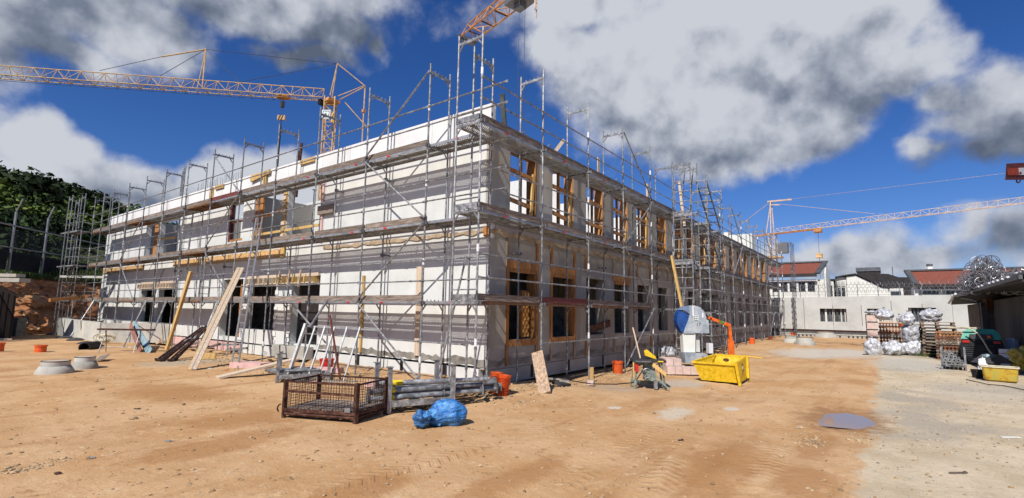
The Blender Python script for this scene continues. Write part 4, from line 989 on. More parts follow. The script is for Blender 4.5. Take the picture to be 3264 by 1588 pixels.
# end of a red boom at the right edge
pa = atd(3228, 547, 24); pb = atd(3420, 541, 22)
bm = thing('crane_boom', 'dark red steel boom end with a shackle under it, cut off by the right edge', 'crane', tuple(pa))
dd = pb-pa
MB().bar((0, 0, 0), dd, .4, .56).build('boom_box', M_toe_r, bm); nb = dd.cross(Z).normalized()
if nb.dot(CAM-pa) < 0: nb = -nb
o = dd.normalized()
MB().prism([o*.10+nb*.201-Z*.12, o*.62+nb*.201-Z*.12, o*.62+nb*.201+Z*.12, o*.10+nb*.201+Z*.12], nb*.012).build('red_panel', mat('bright_red_panel', (0.45, 0.07, 0.03), .6), bm)
MB().prism([o*.64+nb*.201-Z*.12, o*1.2+nb*.201-Z*.12, o*1.2+nb*.201+Z*.12, o*.64+nb*.201+Z*.12], nb*.012).build('white_plate', M_white_p, bm)
MB().prism([o*.68+nb*.215-Z*.09, o*.76+nb*.215-Z*.09, o*.76+nb*.215-Z*.02, o*.68+nb*.215-Z*.02], nb*.006).build('print_mark', M_toe_r, bm)
MB().path([Vector((o.x*(.22+.09*math.cos(a)), o.y*(.22+.09*math.cos(a)), -.36+.09*math.sin(a))) for a in np.linspace(0, 2*math.pi, 13)[:-1]], .022, 6, closed=True).build('shackle', M_galv_d, bm)

# ---------------------------------------------------------------- things on the ground, left
def onground(px, py): p = at(px, py, 0.0); p = at(px, py, gz(p.x, p.y)); return p
def local(root, p): return Vector(p)-root.location
def manhole(px, py, s, label, cone=True, m_=M_conc):
    p = onground(px, py)
    t = thing('manhole_cone', label, 'manhole', (p.x, p.y, gz(p.x, p.y)-.02), 0, 'precast manhole tops')
    MB().lathe([(.72*s, -.05), (.70*s, .12), (.56*s, .30), (.54*s, .30)], n=36).build('cone', m_, t, smooth=True)
    MB().lathe([(.525*s, .29), (.53*s, .44), (.525*s, .46), (.0, .465)], n=36).build('ring', M_conc_l, t)
    MB().lathe([(.535*s, .455), (.545*s, .47), (.53*s, .485), (.50*s, .48)], n=36).build('gasket', M_darkgrey, t)
    MB().lathe([(.50*s, .478), (.0, .482)], n=36).build('cover', M_pale, t)
    t.scale = (.62, .62, .72) if px < 1000 else (1, 1, 1); return t
manhole(174, 1190, .9, 'nearer and larger concrete manhole top on the sand at the left'); manhole(268, 1174, .72, 'concrete manhole top just behind the larger one at the left')
manhole(2527, 1093, .82, 'small pale manhole ring beside the far end of the long scaffold'); manhole(2566, 1099, .86, 'pale manhole ring right of its twin near the far scaffold end')
manhole(2632, 1076, 1.2, 'flat concrete cone before the far precast wall')
def stub_pipe(px, py, r, h, label, m_=M_orange, tilt=0, grp='orange drain pipe stubs'):
    p = onground(px, py)
    t = thing('drain_pipe', label, 'pipe', (p.x, p.y, gz(p.x, p.y)), 0, grp)
    b = MB().lathe([(r, -.05), (r, h*.8), (r*1.12, h*.82), (r*1.12, h), (r*1.0, h), (r*.98, h*.6), (r*.98, .02)], n=22).build('tube', m_, t)
    MB().lathe([(r*.97, h*.7), (0, h*.72)], n=22).build('cap', m_, t); t.rotation_euler = (tilt, 0, .3); return t
stub_pipe(128, 1124, .17, .27, 'short orange drain pipe stub on the sand behind the manholes')
stub_pipe(-8, 1121, .17, .32, 'orange pipe stub cut by the left edge')
stub_pipe(1969, 1190, .16, .38, 'orange drain pipe beside the table saw under the scaffold')
stub_pipe(2397, 1098, .16, .38, 'orange pipe stub under the long scaffold beyond the yellow skip')
stub_pipe(2455, 1083, .16, .25, 'small orange stub near the far end of the long scaffold'); stub_pipe(2530, 1072, .2, .3, 'red orange pipe stub before the far wall, left')
t = thing('drain_pipe', 'orange pipe lying on its side before the far wall', 'pipe', tuple(onground(2592, 1072)), VIEWROT+.5)
MB().tube((-.5, 0, .18), (.6, 0, .12), .16, 16).build('tube', M_orange, t)
# two corrugated drain pipes leaning at the corner
for k, (px, py, h, lb) in enumerate(((1577, 1255, .42, 'left orange corrugated pipe standing at the building corner'), (1600, 1260, .40, 'right orange corrugated pipe at the corner, slightly lower'))):
    p = onground(px, py); t = thing('corrugated_pipe', lb, 'pipe', (p.x, p.y, gz(p.x, p.y)), 0, 'orange corrugated pipes')
    prof = []
    for i in range(13): z = -.03+h*i/13; prof += [(.115, z), (.145, z+.012), (.145, z+h/26), (.115, z+h/24)]
    prof += [(.135, h*1.0), (.14, h*1.06), (.10, h*1.06), (.09, h*.9)]
    MB().lathe(prof, n=20).build('tube', M_orange, t); MB().lathe([(.1, h*.96), (0, h*.97)], n=20).build('cap', M_orange, t); t.rotation_euler = (0.05, .10+.06*k, 0)
# retaining wall of a light well at the far left
rw = thing('retaining_wall', 'low bare concrete wall corner standing before the left end of the building', 'wall', (-.3, 23.7, 0))
def rl(p): return (p[0]+.3, p[1]-23.7, p[2])
MB().prism([rl((-.3, 23.95, -.4)), rl((-.3, 31.6, -.4)), rl((-.3, 31.6, .97)), rl((-.3, 23.95, .9))], (.28, 0, 0)).build('wall_slab', M_conc_l, rw)
MB().prism([rl((-.27, 23.7, -.4)), rl((1.5, 20.45, -.4)), rl((1.5, 20.45, .95)), rl((-.27, 23.7, .89))], (.22, .12, 0)).build('wall_slab', M_conc, rw)
MB().box(rl((-.32, 23.66, .0)), rl((-.05, 23.95, .92))).build('corner_strip', M_conc_l, rw)
MB().box(rl((-.5, 23.4, -.4)), rl((-.1, 23.9, .02))).build('footing', M_conc, rw)
# trench membrane and black drain mouth
p0 = onground(180, 1066); pts = [onground(*q) for q in ((170, 1068), (205, 1078), (240, 1085), (275, 1097), (300, 1105))]
mb = MB(); prev = None
for i, q in enumerate(pts): mb.lathe([(.0, 0), (.34, .0), (.36, .05), (.24, .12), (.0, .16)], (q.x, q.y, -.02), 10)
mm_ = mb.build('membrane', M_darkgrey); mm_['kind'] = 'stuff'; tag(mm_, 'crumpled dark grey membrane along the foot of the low concrete wall', 'membrane')
q = onground(287, 1113); t = thing('drain_mouth', 'black open drain pipe mouth by the corner of the low concrete wall', 'pipe', (q.x, q.y, 0), -2.2)
MB().lathe([(.19, -.5), (.19, .5), (.165, .5), (.165, -.5), (.19, -.5)], (0, 0, .10), 18, axis='x').build('tube', M_black, t)
MB().lathe([(.165, .0), (0, .01)], (0, 0, .10), 18, axis='x').build('inside', M_black, t)
# hose coil
q = at(334, 1078, .25); t = thing('hose_coil', 'coiled beige hose lying against the low concrete wall corner', 'hose', (q.x, q.y, .28), VIEWROT)
for k in range(5): MB().path([((.14+.075*k)*math.cos(a)*1.15, .05*math.sin(a*2+k), .0+(.07+.036*k)*math.sin(a)) for a in np.linspace(0, 2*math.pi, 25)[:-1]], .026, 6, closed=True).build('loop', M_rope, t)
# trestle
q = onground(372, 1124); t = thing('trestle', 'thin steel trestle with a board on top left of the blue grey board', 'trestle', (q.x, q.y, 0), VIEWROT)
for s in (-.55, .75):
    for e in (-.3, .3): MB().tube((s-.1*np.sign(e), e, 0), (s+.06, 0, .82), .018, 6).build('leg', M_galv, t)
MB().tube((-.55, .0, .2), (.75, .0, .2), .014, 6).build('crossbar', M_galv, t)
MB().box((-.75, -.12, .83), (1.3, .12, .89)).build('top_board', M_browndk, t)
def lean_board(name, label, cat, pf, zf, pt, w, th, m_, group=None, up=None, parent=None):
    a = Vector(pf); b_ = Vector(pt); root = None
    mb = MB().bar(Vector((0, 0, 0)), b_-a, w, th, up); o = mb.build(name, m_, parent); o.location = a
    if parent is None: tag(o, label, cat, group)
    return o
f1 = onground(478, 1126); f2 = atx(425, 1033, f1.x+.55)
lean_board('board', 'blue grey stained plank leaning steeply by the trestle', 'plank', f1+Z*.02, 0, f2, .28, .03, M_bluegrey, up=(0, 1, .3))
f1 = onground(448, 1124); f2 = atx(415, 1036, f1.x+.5)
lean_board('board', 'dull red plank leaning behind the blue grey one', 'plank', f1+Z*.02, 0, f2, .26, .03, mat('dull_red_board', (0.33, 0.15, 0.12), .85, var=.2), up=(0, 1, .3))
f1 = onground(531, 1117); f2 = atx(609, 866, XO-.08)
lean_board('formwork_beam', 'long yellow timber beam leaning on the scaffold left of the brown props', 'beam', f1, 0, f2, .17, .10, M_wood_y, up=(1, 0, .3))
# brown props in a leaning bundle
pb_ = thing('prop_bundle', 'bundle of dark brown rusty steel props leaning low against the scaffold', 'props', tuple(onground(530, 1150)))
rn = random.Random(5)
for k in range(7):
    a = onground(500+k*10, 1151+rn.uniform(-3, 3)); b_ = atx(645+k*6, 1040+rn.uniform(-8, 5)-k*1.5, .35); a = local(pb_, a)+Z*.05; b_ = local(pb_, b_)
    md = a.lerp(b_, .52)
    pr_ = MB().tube(a, md, .036, 8).tube(md, b_, .028, 8).build('prop', M_rust, pb_)
    MB().tube(a.lerp(b_, .5), a.lerp(b_, .56), .043, 8).build('collar', M_alu if k % 2 else M_rust, pr_); MB().obox(a, (.13, .13, .03), (.5, .3, 0)).build('foot_plate', M_rust, pr_)
# pair of white beams
wb = thing('formwork_beam', 'pair of pale ribbed timber beams leaning steeply on the scaffold left of the ladder', 'beam', tuple(onground(614, 1180)))
for dx in (0, 12):
    a = local(wb, onground(607+dx, 1180)); b_ = local(wb, atx(762+dx*.85, 856, XO-.1)); MB().bar(a, b_, .10, .10, up=(1, 0, .3)).build('beam', M_pale, wb)
    MB().bar(a+Vector((-.03, -.03, 0)), b_+Vector((-.03, -.03, 0)), .035, .12, up=(1, 0, .3)).build('web', M_wood_y if dx == 0 else M_toe, wb)
# aluminium ladder
ld = thing('ladder', 'tall aluminium ladder leaning against the scaffold, reaching above the second deck', 'ladder', tuple(onground(748, 1172)))
a = local(ld, onground(747, 1172)); b_ = local(ld, atx(827, 693, XO-.06)); sdv = Vector((0, -1, 0))
rl_, rg_ = ladder_mb(a, b_, .42, 0, .28, side=sdv)
for q in rl_: q.build('rail', M_alu, ld)
for q in rg_: q.build('rung', M_alu, ld)
# long plank with its end up
lean_board('plank', 'long pale plank lying with one end propped up left of the post rack', 'plank', onground(693, 1208)+Z*.03, 0, atx(948, 1143, -.25), .30, .05, M_pale)
tag(MB().obox(onground(800, 1172)+Z*.08, (1.1, .5, .16), (0, 0, -1.2)).build('insulation_board', M_pink), 'pink insulation boards lying behind the long pale plank', 'insulation')
tag(MB().obox(onground(1010, 1190)+Z*.1, (1.4, .3, .12), (0, 0, -1.0)).build('insulation_board', M_pink), 'pink insulation strip lying on the ground behind the steel post rack', 'insulation')
tag(MB().obox(onground(1250, 1235)+Z*.06, (1.2, .35, .12), (0, 0, -1.1)).build('insulation_board', M_pink), 'pink insulation strip lying behind the rack of grey props', 'insulation')
# block pieces / dark debris under the scaffold
rn = random.Random(9)
for k in range(16):
    y = rn.uniform(8.5, 19); x = rn.uniform(.2, 1.3); L = rn.uniform(.5, 1.8)
    tag(MB().obox((x, y, .12+rn.random()*.25), (.08, L, .07), (rn.uniform(-.2, .2), 0, rn.uniform(-.5, .5))).build('timber_offcut', [M_toe, M_pale, M_browndk, M_galv, M_white][k % 5]), ['small weathered', 'pale', 'dark brown', 'grey metal', 'white'][k % 5]+' offcut under the short-side scaffold, '+ORD[k]+' in the strewn row', 'offcut', 'offcuts strewn under the short-side scaffold')
tag(MB().obox(onground(660, 1146)+Z*.12, (.5, .12, .2), (0, 0, -.6)).build('timber_block', M_wood_y), 'yellow timber block on the ground between the props and the white beams', 'block')
q = onground(325, 1150); tag(MB().obox(q+Z*.10, (.75, .25, .02), (.25, .12, -2.0)).build('plank', M_toe), 'weathered short board half sunk in sand behind the manhole tops', 'plank')
# bucket and frame parts
def bucket(px, py, r, h, m_, label, cat='bucket', D=None):
    p = onground(px, py) if D is None else D
    t = thing('bucket', label, cat, (p[0], p[1], gz(p[0], p[1]) if D is None else p[2]))
    MB().lathe([(0, .005), (r*.8, .0), (r, h), (r*1.06, h), (r*1.06, h-.03), (r*.97, h-.02), (r*.78, .02), (0, .03)], n=20).build('body', m_, t)
    MB().path([(r*math.cos(a), .03, h-.02-.09*math.sin(a)) for a in np.linspace(0, math.pi, 10)], .006, 5).build('handle', M_galv_d, t); return t
bucket(1040, 1182, .2, .34, M_red, 'red bucket under the scaffold behind the aluminium stand')
# post rack (small pallet with uprights)
def post_rack(name, label, loc, rot, L, Wd, H, m_=M_galv):
    t = thing(name, label, 'rack', loc, rot)
    for y in (0, Wd):
        MB().box((0, y-.03, .10), (L, y+.03, .20)).build('side_rail', m_, t)
    for x in (.03, L/2, L-.03): MB().box((x-.04, 0, .101), (x+.04, Wd, .17)).build('cross_rail', m_, t)
    for x in (.0, L):
        for y in (0, Wd):
            MB().box((x-.035, y-.035, 0), (x+.035, y+.035, H)).build('upright', m_, t)
            MB().box((x-.07, y-.05, H), (x+.05, y+.05, H+.015)).build('post_cap', m_, t)
    return t
q = onground(883, 1222); pr1 = post_rack('post_rack', 'galvanised post rack holding short tubes, behind the brown mesh box', (q.x, q.y, 0), VIEWROT+.35, 1.15, .6, .68)
for k in range(3):
    tag(MB().tube((0, 0, 0), Vector((1.1, .1, 0)), .035, 8).build('steel_tube', M_galv, loc=pr1.location+Vector((-.1+.02*k, .15+.17*k, .27)), rot=(0, 0, VIEWROT+.35+.05*k)), ORD[k]+' short tube from the front in the galvanised post rack', 'tube', 'tubes in the post rack')
# aluminium frame stand
q = onground(1000, 1215)
al = thing('frame_stand', 'pale aluminium frame of slanting posts leaning behind the mesh box', 'frame', (q.x, q.y, 0), VIEWROT)
for k, x in enumerate((-.45, -.2, .05, .3, .62, .95)): MB().bar((x-.22, 0, .0), (x+.02, .35, 1.32 if k else 1.38), .05 if k else .13, .03 if k else .05).build('post', M_alu, al)
MB().bar((-.45, .36, 1.33), (1.45, .36, 1.25), .04, .04).build('top_bar', M_alu, al)
MB().bar((-.7, .4, 1.75), (.1, .4, .9), .03, .04).build('diagonal', M_alu, al); MB().tube((-.3, .3, 1.3), (.0, .6, 2.0), .035, 8).build('push_prop', M_galv_d, al)
MB().bar((-.55, -.1, .02), (1.1, -.15, .02), .09, .04).build('foot_bar', M_alu, al); MB().bar((.3, 0, 1.62), (.62, .1, .03), .04, .04).build('brown_bar', M_toe_r, al)
# brown mesh box pallet
BP = [Vector((-3.52, 1.06)), Vector((-3.0, -.13)), Vector((-2.2, .12)), Vector((-2.72, 1.36))]
ctr = sum(BP, Vector((0, 0)))/4
mbx = thing('mesh_box', 'rusty brown wire mesh box pallet standing empty on the sand', 'crate', (ctr.x, ctr.y, 0))
PZ = .56
def bp(i, z, inn=0): v = BP[i].lerp(ctr, inn)-ctr; return Vector((v.x, v.y, z))
for i in range(4):
    MB().bar(bp(i, .03), bp(i, PZ+.06), .055, .055).build('corner_post', M_browndk, mbx); MB().lathe([(.0, 0), (.05, 0), (.03, .06)], bp(i, -.01), 10).build('foot', M_browndk, mbx)
    j = (i+1) % 4
    MB().bar(bp(i, .14), bp(j, .14), .05, .05).build('base_rail', M_browndk, mbx); MB().tube(bp(i, .08), bp(j, .08), .025, 8).build('base_tube', M_browndk, mbx)
    MB().bar(bp(i, PZ+.03), bp(j, PZ+.03), .028, .028).build('top_rail', M_browndk, mbx)
    if i == 0: MB().bar(bp(i, .44), bp(j, .42), .03, .035).build('middle_rail', M_browndk, mbx)
    wm = MB(); L = (bp(j, 0)-bp(i, 0)).length; n = int(L/.05)
    for k in range(1, n): u = k/n; wm.bar(bp(i, .16).lerp(bp(j, .16), u), bp(i, PZ+.02).lerp(bp(j, PZ+.02), u), .005, .005)
    for k in range(1, 9): z = .16+.4*k/9; wm.bar(bp(i, z), bp(j, z), .005, .005)
    o = wm.build('wire_mesh', M_browndk, mbx); o['kind'] = 'stuff'
for k in range(6):
    u0 = k/6+.01; u1 = (k+1)/6-.01; a = bp(0, .165, .04).lerp(bp(1, .165, .04), u0); b_ = bp(0, .165, .04).lerp(bp(1, .165, .04), u1); c = bp(3, .165, .04).lerp(bp(2, .165, .04), u1); d = bp(3, .165, .04).lerp(bp(3, .165, .04).lerp(bp(2, .165, .04), u0), 1)
    MB().prism([a, b_, c, d], (0, 0, .018)).build('floor_board', M_toe, mbx)
MB().obox(bp(1, .2).lerp(bp(0, .2), .1)+Vector((-.03, -.01, 0)), (.02, .10, .07), (0, 0, .4)).build('name_plate', M_galv, mbx)
MB().path([bp(0, .12)+Vector((-.05-.05*math.sin(a), .03, .06*math.cos(a)+.05)) for a in np.linspace(0, 2.6, 8)], .012, 6).build('hook', M_browndk, mbx)
# rack with heavy grey props
a0 = onground(1238, 1318); a1 = onground(1442, 1300)
rk = post_rack('prop_rack', 'galvanised rack loaded with long grey props right of the mesh box', (a0.x, a0.y, 0), math.atan2((a1-a0).y, (a1-a0).x), (a1-a0).length, .85, .78)
da = (a1-a0).normalized(); db = Vector((-da.y, da.x, 0))
def gprop(i, s, w, z, L, yaw, label, stick=True):
    p = a0+da*s+db*w; t = thing('steel_prop', label, 'prop', (p.x, p.y, z), math.atan2(da.y, da.x)+yaw, 'grey props in the rack')
    MB().lathe([(0, 0), (.048, 0), (.048, L*.62), (.040, L*.62), (.040, L), (0, L)], n=14, axis='x').build('tube', M_galv, t, smooth=False)
    MB().box((L-.01, -.075, -.075), (L+.005, .075, .075)).build('end_plate', M_galv, t); MB().box((-.012, -.075, -.075), (0, .075, .075)).build('end_plate', M_galv_d, t)
    if stick: MB().lathe([(.0495, .28), (.0495, .46)], n=14, axis='x').build('sticker', M_label_y, t)
    MB().path([(L*.64, .06*math.cos(a), .06*math.sin(a)) for a in np.linspace(0, 5, 9)], .008, 5).build('pin_ring', M_galv, t)
gprop(0, -.35, .10, .25, 2.2, 0.0, 'lowest front grey prop in the rack, yellow sticker near its left end'); gprop(1, -.32, .14, .36, 2.2, .02, 'second grey prop from below at the front of the rack')
gprop(2, -.15, .30, .47, 2.1, -.10, 'topmost grey prop lying askew on the others, orange yellow sticker')
for k in range(8): gprop(3+k, rn.uniform(-.1, .25), .26+.075*k, .25+.10*(k % 2), 2.2+rn.uniform(-.1, .2), rn.uniform(-.03, .03), ORD[k]+' plain grey prop from the front in the loaded rack', False)
# blue bags
def blob(name, m_, c, sc_, seed, amp=.25, freq=2.2, sub=4, parent=None, flat=.0, pinch=None):
    import bmesh
    bm_ = bmesh.new(); bmesh.ops.create_icosphere(bm_, subdivisions=sub, radius=1.0)
    off = Vector((seed*3.1, seed*1.7, 0))
    for v in bm_.verts:
        n = v.co.normalized(); q = mnoise.noise(n*freq+off); q2 = abs(mnoise.noise(n*freq*2.3+off*2)); q3 = abs(mnoise.noise(n*freq*5.5+off))
        q4 = abs(mnoise.noise(Vector((n.x*2+n.y, n.y*5-n.z*2, n.z*7))*1.3+off)); r_ = 1+amp*q-amp*.30*q2-amp*.14*q3-amp*.28*q4
        if pinch and n.dot(pinch) > .75: r_ *= 1+.5*(n.dot(pinch)-.75)/.25
        co = n*r_; v.co = Vector((co.x*sc_[0], co.y*sc_[1], max(co.z, -.82)*sc_[2]))
    me = bpy.data.meshes.new(name); bm_.to_mesh(me); bm_.free(); me.materials.append(m_)
    for p in me.polygons: p.use_smooth = (p.index % 3 != 0)
    o = add(name, me, parent, loc=c); return o
q = onground(1340, 1362)
M_blue_bag.node_tree.nodes['Principled BSDF'].inputs['Transmission Weight'].default_value = .12
o = blob('plastic_bag', M_blue_bag, tuple(onground(1424, 1352)+Z*.15), (.33, .21, .24), 3, .34, 1.2, 5); o.rotation_euler = (0, -.12, VIEWROT); tag(o, 'large translucent blue plastic bag slumped on the sand right of its smaller neighbour', 'bag')
MB().prism([(-.30, -.05, -.13), (-.10, -.17, -.13), (-.02, -.12, .05), (-.22, -.06, .02)], (.0, .02, .01)).build('flap', M_blue_bag, o)
o = blob('plastic_bag', M_blue_bag, (q.x, q.y, .12), (.135, .13, .145), 8, .30, 1.6, 5); o.rotation_euler = (0, .2, VIEWROT); tag(o, 'small rolled blue plastic bag with a tied knot, left of the large one', 'bag')
blob('knot', M_blue_bag, (.09, -.06, .08), (.07, .06, .07), 5, .7, 4.0, 3, parent=o)
# planks and bits on the long side
f1 = onground(1737, 1254); f2 = aty(1712, 1123, f1.y+.55)
lean_board('plank', 'weathered wide plank leaning against the second scaffold post of the long side', 'plank', f1, 0, f2, .27, .05, mat('worn_plank', (0.40, 0.28, 0.19), 0.9, var=0.3, scale=5, stretch=(5, 5, .6)), up=(.86, .5, .2))
q = onground(1884, 1226); tag(MB().obox(q+Z*.05, (.22, .16, .10), (0, 0, .3)).build('paver', M_pinkblk), 'pale paving block under a scaffold foot right of the leaning plank', 'block')
q = onground(1886, 1214); tag(MB().obox(q+Z*.2, (.12, .02, .34), (0, .0, -.6)).build('board_offcut', M_wood_y), 'orange board offcut standing on the paving block', 'board')
for k, (px, py) in enumerate(((1790, 1232), (1800, 1222), (1760, 1215))):
    q = onground(px, py); tag(MB().obox(q+Z*.06, (.5, .25, .05), (.1, .1, .5*k)).build('scrap_slab', M_dirtconc if k else M_darkgrey), ['dark slab scrap lying flat under the scaffold beside the leaning plank', 'broken slab piece behind the dark slab scrap', 'flat slab piece close to the wall behind the leaning plank'][k], 'slab')
f1 = aty(2180, 985, -.35); f2 = aty(2141, 815, .0)
lean_board('timber_beam', 'yellow timber beam leaning on the long scaffold above the blue saw', 'beam', Vector((f1.x, f1.y, f1.z-2.4)) if False else onground(2225, 1190) + Vector((0, 0, 0)) if False else aty(2190, 1060, -.6), 0, f2, .14, .09, M_wood_y, up=(0, 1, .2))

# ---------------------------------------------------------------- table saw, block saw, skip, small lift
ts = thing('table_saw', 'worn grey green table saw with a yellow blade guard and dark table', 'saw', (4.68, -1.92, gz(4.6, -1.95)), VIEWROT-.1); ts.scale = (.86, .86, .96)
MB().box((-.52, -.30, .70), (.45, .42, .76)).build('table', M_darkgrey, ts)
MB().box((-.45, -.42, .71), (.0, -.31, .74)).build('side_table', M_galv_d, ts)
for k, (a, b_) in enumerate((((-.50, -.25, 0), (-.34, -.22, .7)), ((.42, -.25, 0), (.32, -.22, .7)), ((-.50, .36, 0), (-.36, .3, .7)), ((.44, .36, 0), (.34, .3, .7)))): MB().bar(a, b_, .05, .05).build('leg', M_sawgreen, ts)
MB().box((-.16, -.18, .22), (.14, .22, .698)).build('motor_housing', M_sawgreen, ts); MB().lathe([(0, -.02), (.14, -.02), (.15, .06), (.0, .10)], (0.02, -.28, .36), 18, axis='y').build('motor', M_sawgreen, ts)
hw = MB().path([(-.12+.12*math.cos(a), -.30, .42+.12*math.sin(a)) for a in np.linspace(0, 2*math.pi, 21)[:-1]], .014, 6, closed=True).build('hand_wheel', M_galv, ts)
for a in (0, 2.1, 4.2): MB().tube((-.12, -.30, .42), (-.12+.12*math.cos(a), -.30, .42+.12*math.sin(a)), .011, 5).build('spoke', M_galv, hw)
MB().box((.08, -.34, .02), (.18, -.22, .24)).build('support_foot', M_galv, ts)
MB().bar((.15, -.28, .35), (.5, -.40, .02), .04, .04).build('strut', M_sawgreen, ts); MB().bar((-.45, .3, .12), (.42, .3, .12), .05, .08).build('cross_bar', M_sawgreen, ts)
MB().box((-.46, -.33, .46), (-.36, -.28, .66)).build('switch_box', M_red, ts); MB().box((-.53, -.34, .30), (-.49, -.30, .70)).build('push_stick', M_wood_y, ts)
MB().bar((.05, -.33, .66), (.42, -.33, .40), .05, .10).build('chute', M_wood_y, ts)
MB().prism([(-.12, .02, .86), (.22, .02, .76), (.20, .02, .84), (-.06, .02, 1.02), (-.14, .02, .98)], (0, .07, 0)).build('blade_guard', M_yellow, ts)
MB().bar((-.26, .02, 1.60-.82+.0), (-.46, .1, 1.60), .09, .035).build('riving_plank', M_pale, ts)
MB().bar((.20, -.33, .735), (.36, -.33, .735), .004, .03).build('edge_mark', M_yellow, ts)
q = ts.location
tag(MB().path([(q.x-.15, q.y+.1, .35), (q.x-.35, q.y+.25, .03), (q.x-.9, q.y+.5, .02), (q.x-1.3, q.y+1.0, .02), (q.x-1.2, q.y+1.6, .03)], .014, 6).build('power_cable', M_black), 'black power cable running from the table saw to the scaffold', 'cable')

# big block saw
_q = atd(2205, 1180, 17.3)
bs = thing('block_saw', 'tall grey stone saw with a rounded blue guard, number 17 on its housing', 'saw', (_q.x, _q.y, gz(_q.x, _q.y)), VIEWROT)
def hous(pts, y0, y1, m_, nm, par=bs): return MB().prism([(x, y0, z) for x, z in pts], (0, y1-y0, 0)).build(nm, m_, par)
K = 16.25/F0   # metres per source pixel at its distance
def bpx(px, py): return ((px-2205)*K, CAM.z-bs.location.z+(999.7-py)*K)
hh = [bpx(*q) for q in [(2196, 978), (2212, 974), (2230, 980), (2243, 995), (2248, 1010), (2249, 1018), (2255, 1020), (2256, 1060), (2210, 1060), (2208, 1062), (2176, 1062), (2180, 1048), (2192, 1020), (2196, 1004)]]
housing = hous(hh, -.20, .20, M_sawgrey, 'housing')
bl = [bpx(*q) for q in [(2196, 1004), (2192, 1020), (2180, 1048), (2174, 1061), (2167, 1052), (2160, 1038), (2157, 1022), (2158, 1008), (2162, 996), (2167, 990)]]
hous(bl, -.17, .17, M_bluep, 'blade_guard'); 
ug = [bpx(*q) for q in [(2167, 989), (2196, 1002), (2198, 978), (2190, 976), (2178, 980)]]
hous(ug, -.175, .175, mat('guard_blue_grey', (0.22, 0.30, 0.45), .5, .2, var=.25, scale=3), 'upper_guard')
MB().path([Vector((x, -.18, z)) for x, z in [bpx(2165, 990), bpx(2176, 990), bpx(2188, 996), bpx(2197, 1003)]], .012, 6).build('rubber_lip', M_black, bs)
hous([bpx(*q) for q in [(2174, 1063), (2214, 1063), (2212, 1120), (2176, 1120)]], -.16, .12, M_render, 'column')
hous([bpx(*q) for q in [(2213, 1064), (2232, 1064), (2233, 1119), (2213.5, 1119)]], .0, .14, M_conc_l, 'column_side')
hous([bpx(*q) for q in [(2174, 1121), (2245, 1123), (2245, 1144), (2240, 1152), (2176, 1152)]], -.30, .30, M_sawgrey, 'base')
MB().lathe([(.022, -.305), (0, -.306)], (bpx(2230, 1132)[0], 0, bpx(2230, 1132)[1]), 12, axis='y').build('hole', M_black, bs)
ex, ez = bpx(2216, 1014); emblem(bs, (ex, -.205, ez), (1, 0, 0), (0, 0, 1), .165, (0, -1, 0))
MB().box((bpx(2205, 0)[0], -.207, bpx(0, 1008)[1]), (bpx(2209, 0)[0], -.203, bpx(0, 976)[1])).build('edge_strip', M_white_p, bs)
MB().box((bpx(2235, 0)[0], -.207, bpx(0, 1012)[1]), (bpx(2239, 0)[0], -.203, bpx(0, 997)[1])).build('small_sticker', M_white_p, bs)
tcu = bpy.data.curves.new('number', 'FONT'); tcu.body = '17'; tcu.size = .15; tcu.extrude = .002; tcu.align_x = 'CENTER'
tob = bpy.data.objects.new('number', tcu); col.objects.link(tob); dg = bpy.context.evaluated_depsgraph_get()
tme = bpy.data.meshes.new_from_object(tob.evaluated_get(dg)); col.objects.unlink(tob); bpy.data.objects.remove(tob); tme.materials.clear(); tme.materials.append(M_black)
nx, nz_ = bpx(2223, 1038); add('number', tme, bs, loc=(nx, -.206, nz_), rot=(R(90), 0, 0))
# pink blocks the saw stands on
bx0 = bpx(2116, 0)[0]; rn = random.Random(3)
def blocks(x0, n, z0, h, w, d0, d1, row):
    for k in range(n):
        o = MB().box((0, 0, 0), (w-.012, d1-d0, h-.006)).build('block', M_pinkblk); o.location = bs.location + Matrix.Rotation(VIEWROT, 3, 'Z') @ Vector((x0+w*k, d0+rn.uniform(-.01, .01), z0)); o.rotation_euler = (0, 0, VIEWROT)
        tag(o, ORD[k]+' from the left: '+row, 'block', 'pale pink aerated blocks under the stone saw')
blocks(bx0, 4, .05, .24, .245, -.42, .40, 'pink block in the bottom row under the stone saw')
blocks(bx0, 2, .295, .22, .25, -.28, .40, 'pink block in the second row beside the saw base')
blocks(bpx(2246, 0)[0], 3, .05, .48, .28, .2, .55, 'tall pink block stacked right behind the stone saw base')
tag(MB().obox(bs.location+Matrix.Rotation(VIEWROT, 3, 'Z') @ Vector((.0, .0, .02)), (1.15, .8, .07), (0, 0, VIEWROT)).build('pallet', M_browndk), 'dark pallet under the pink blocks of the stone saw', 'pallet')
tag(blob('plastic_bag', M_bag, tuple(onground(2145, 1150)+Z*.25+Vector((.3, .3, 0))), (.42, .3, .32), 12, .4, 2.2), 'crumpled clear plastic sheet behind the stone saw at the wall', 'plastic sheet')
tag(MB().obox(aty(2262, 1110, -1.9)*1.0, (.15, .2, .34), (0, 0, VIEWROT+.1)).build('paper_sack', M_white_p), 'white sack standing right of the stone saw column', 'sack')

# yellow skip
sk = thing('skip', 'bright yellow steel tipping skip with a sloped front rim', 'skip', (0, 0, 0))
q0 = onground(2231, 1217); q1 = onground(2352, 1217); q2 = onground(2386, 1197)
sk.location = (q0.x, q0.y, q0.z); w_ = 1.02; exv = Vector((.02, -1, 0)).normalized(); eyv = Vector((-exv.y, exv.x, 0)); dep = 1.15
def sp(x, y, z): return exv*x+eyv*y+Z*z
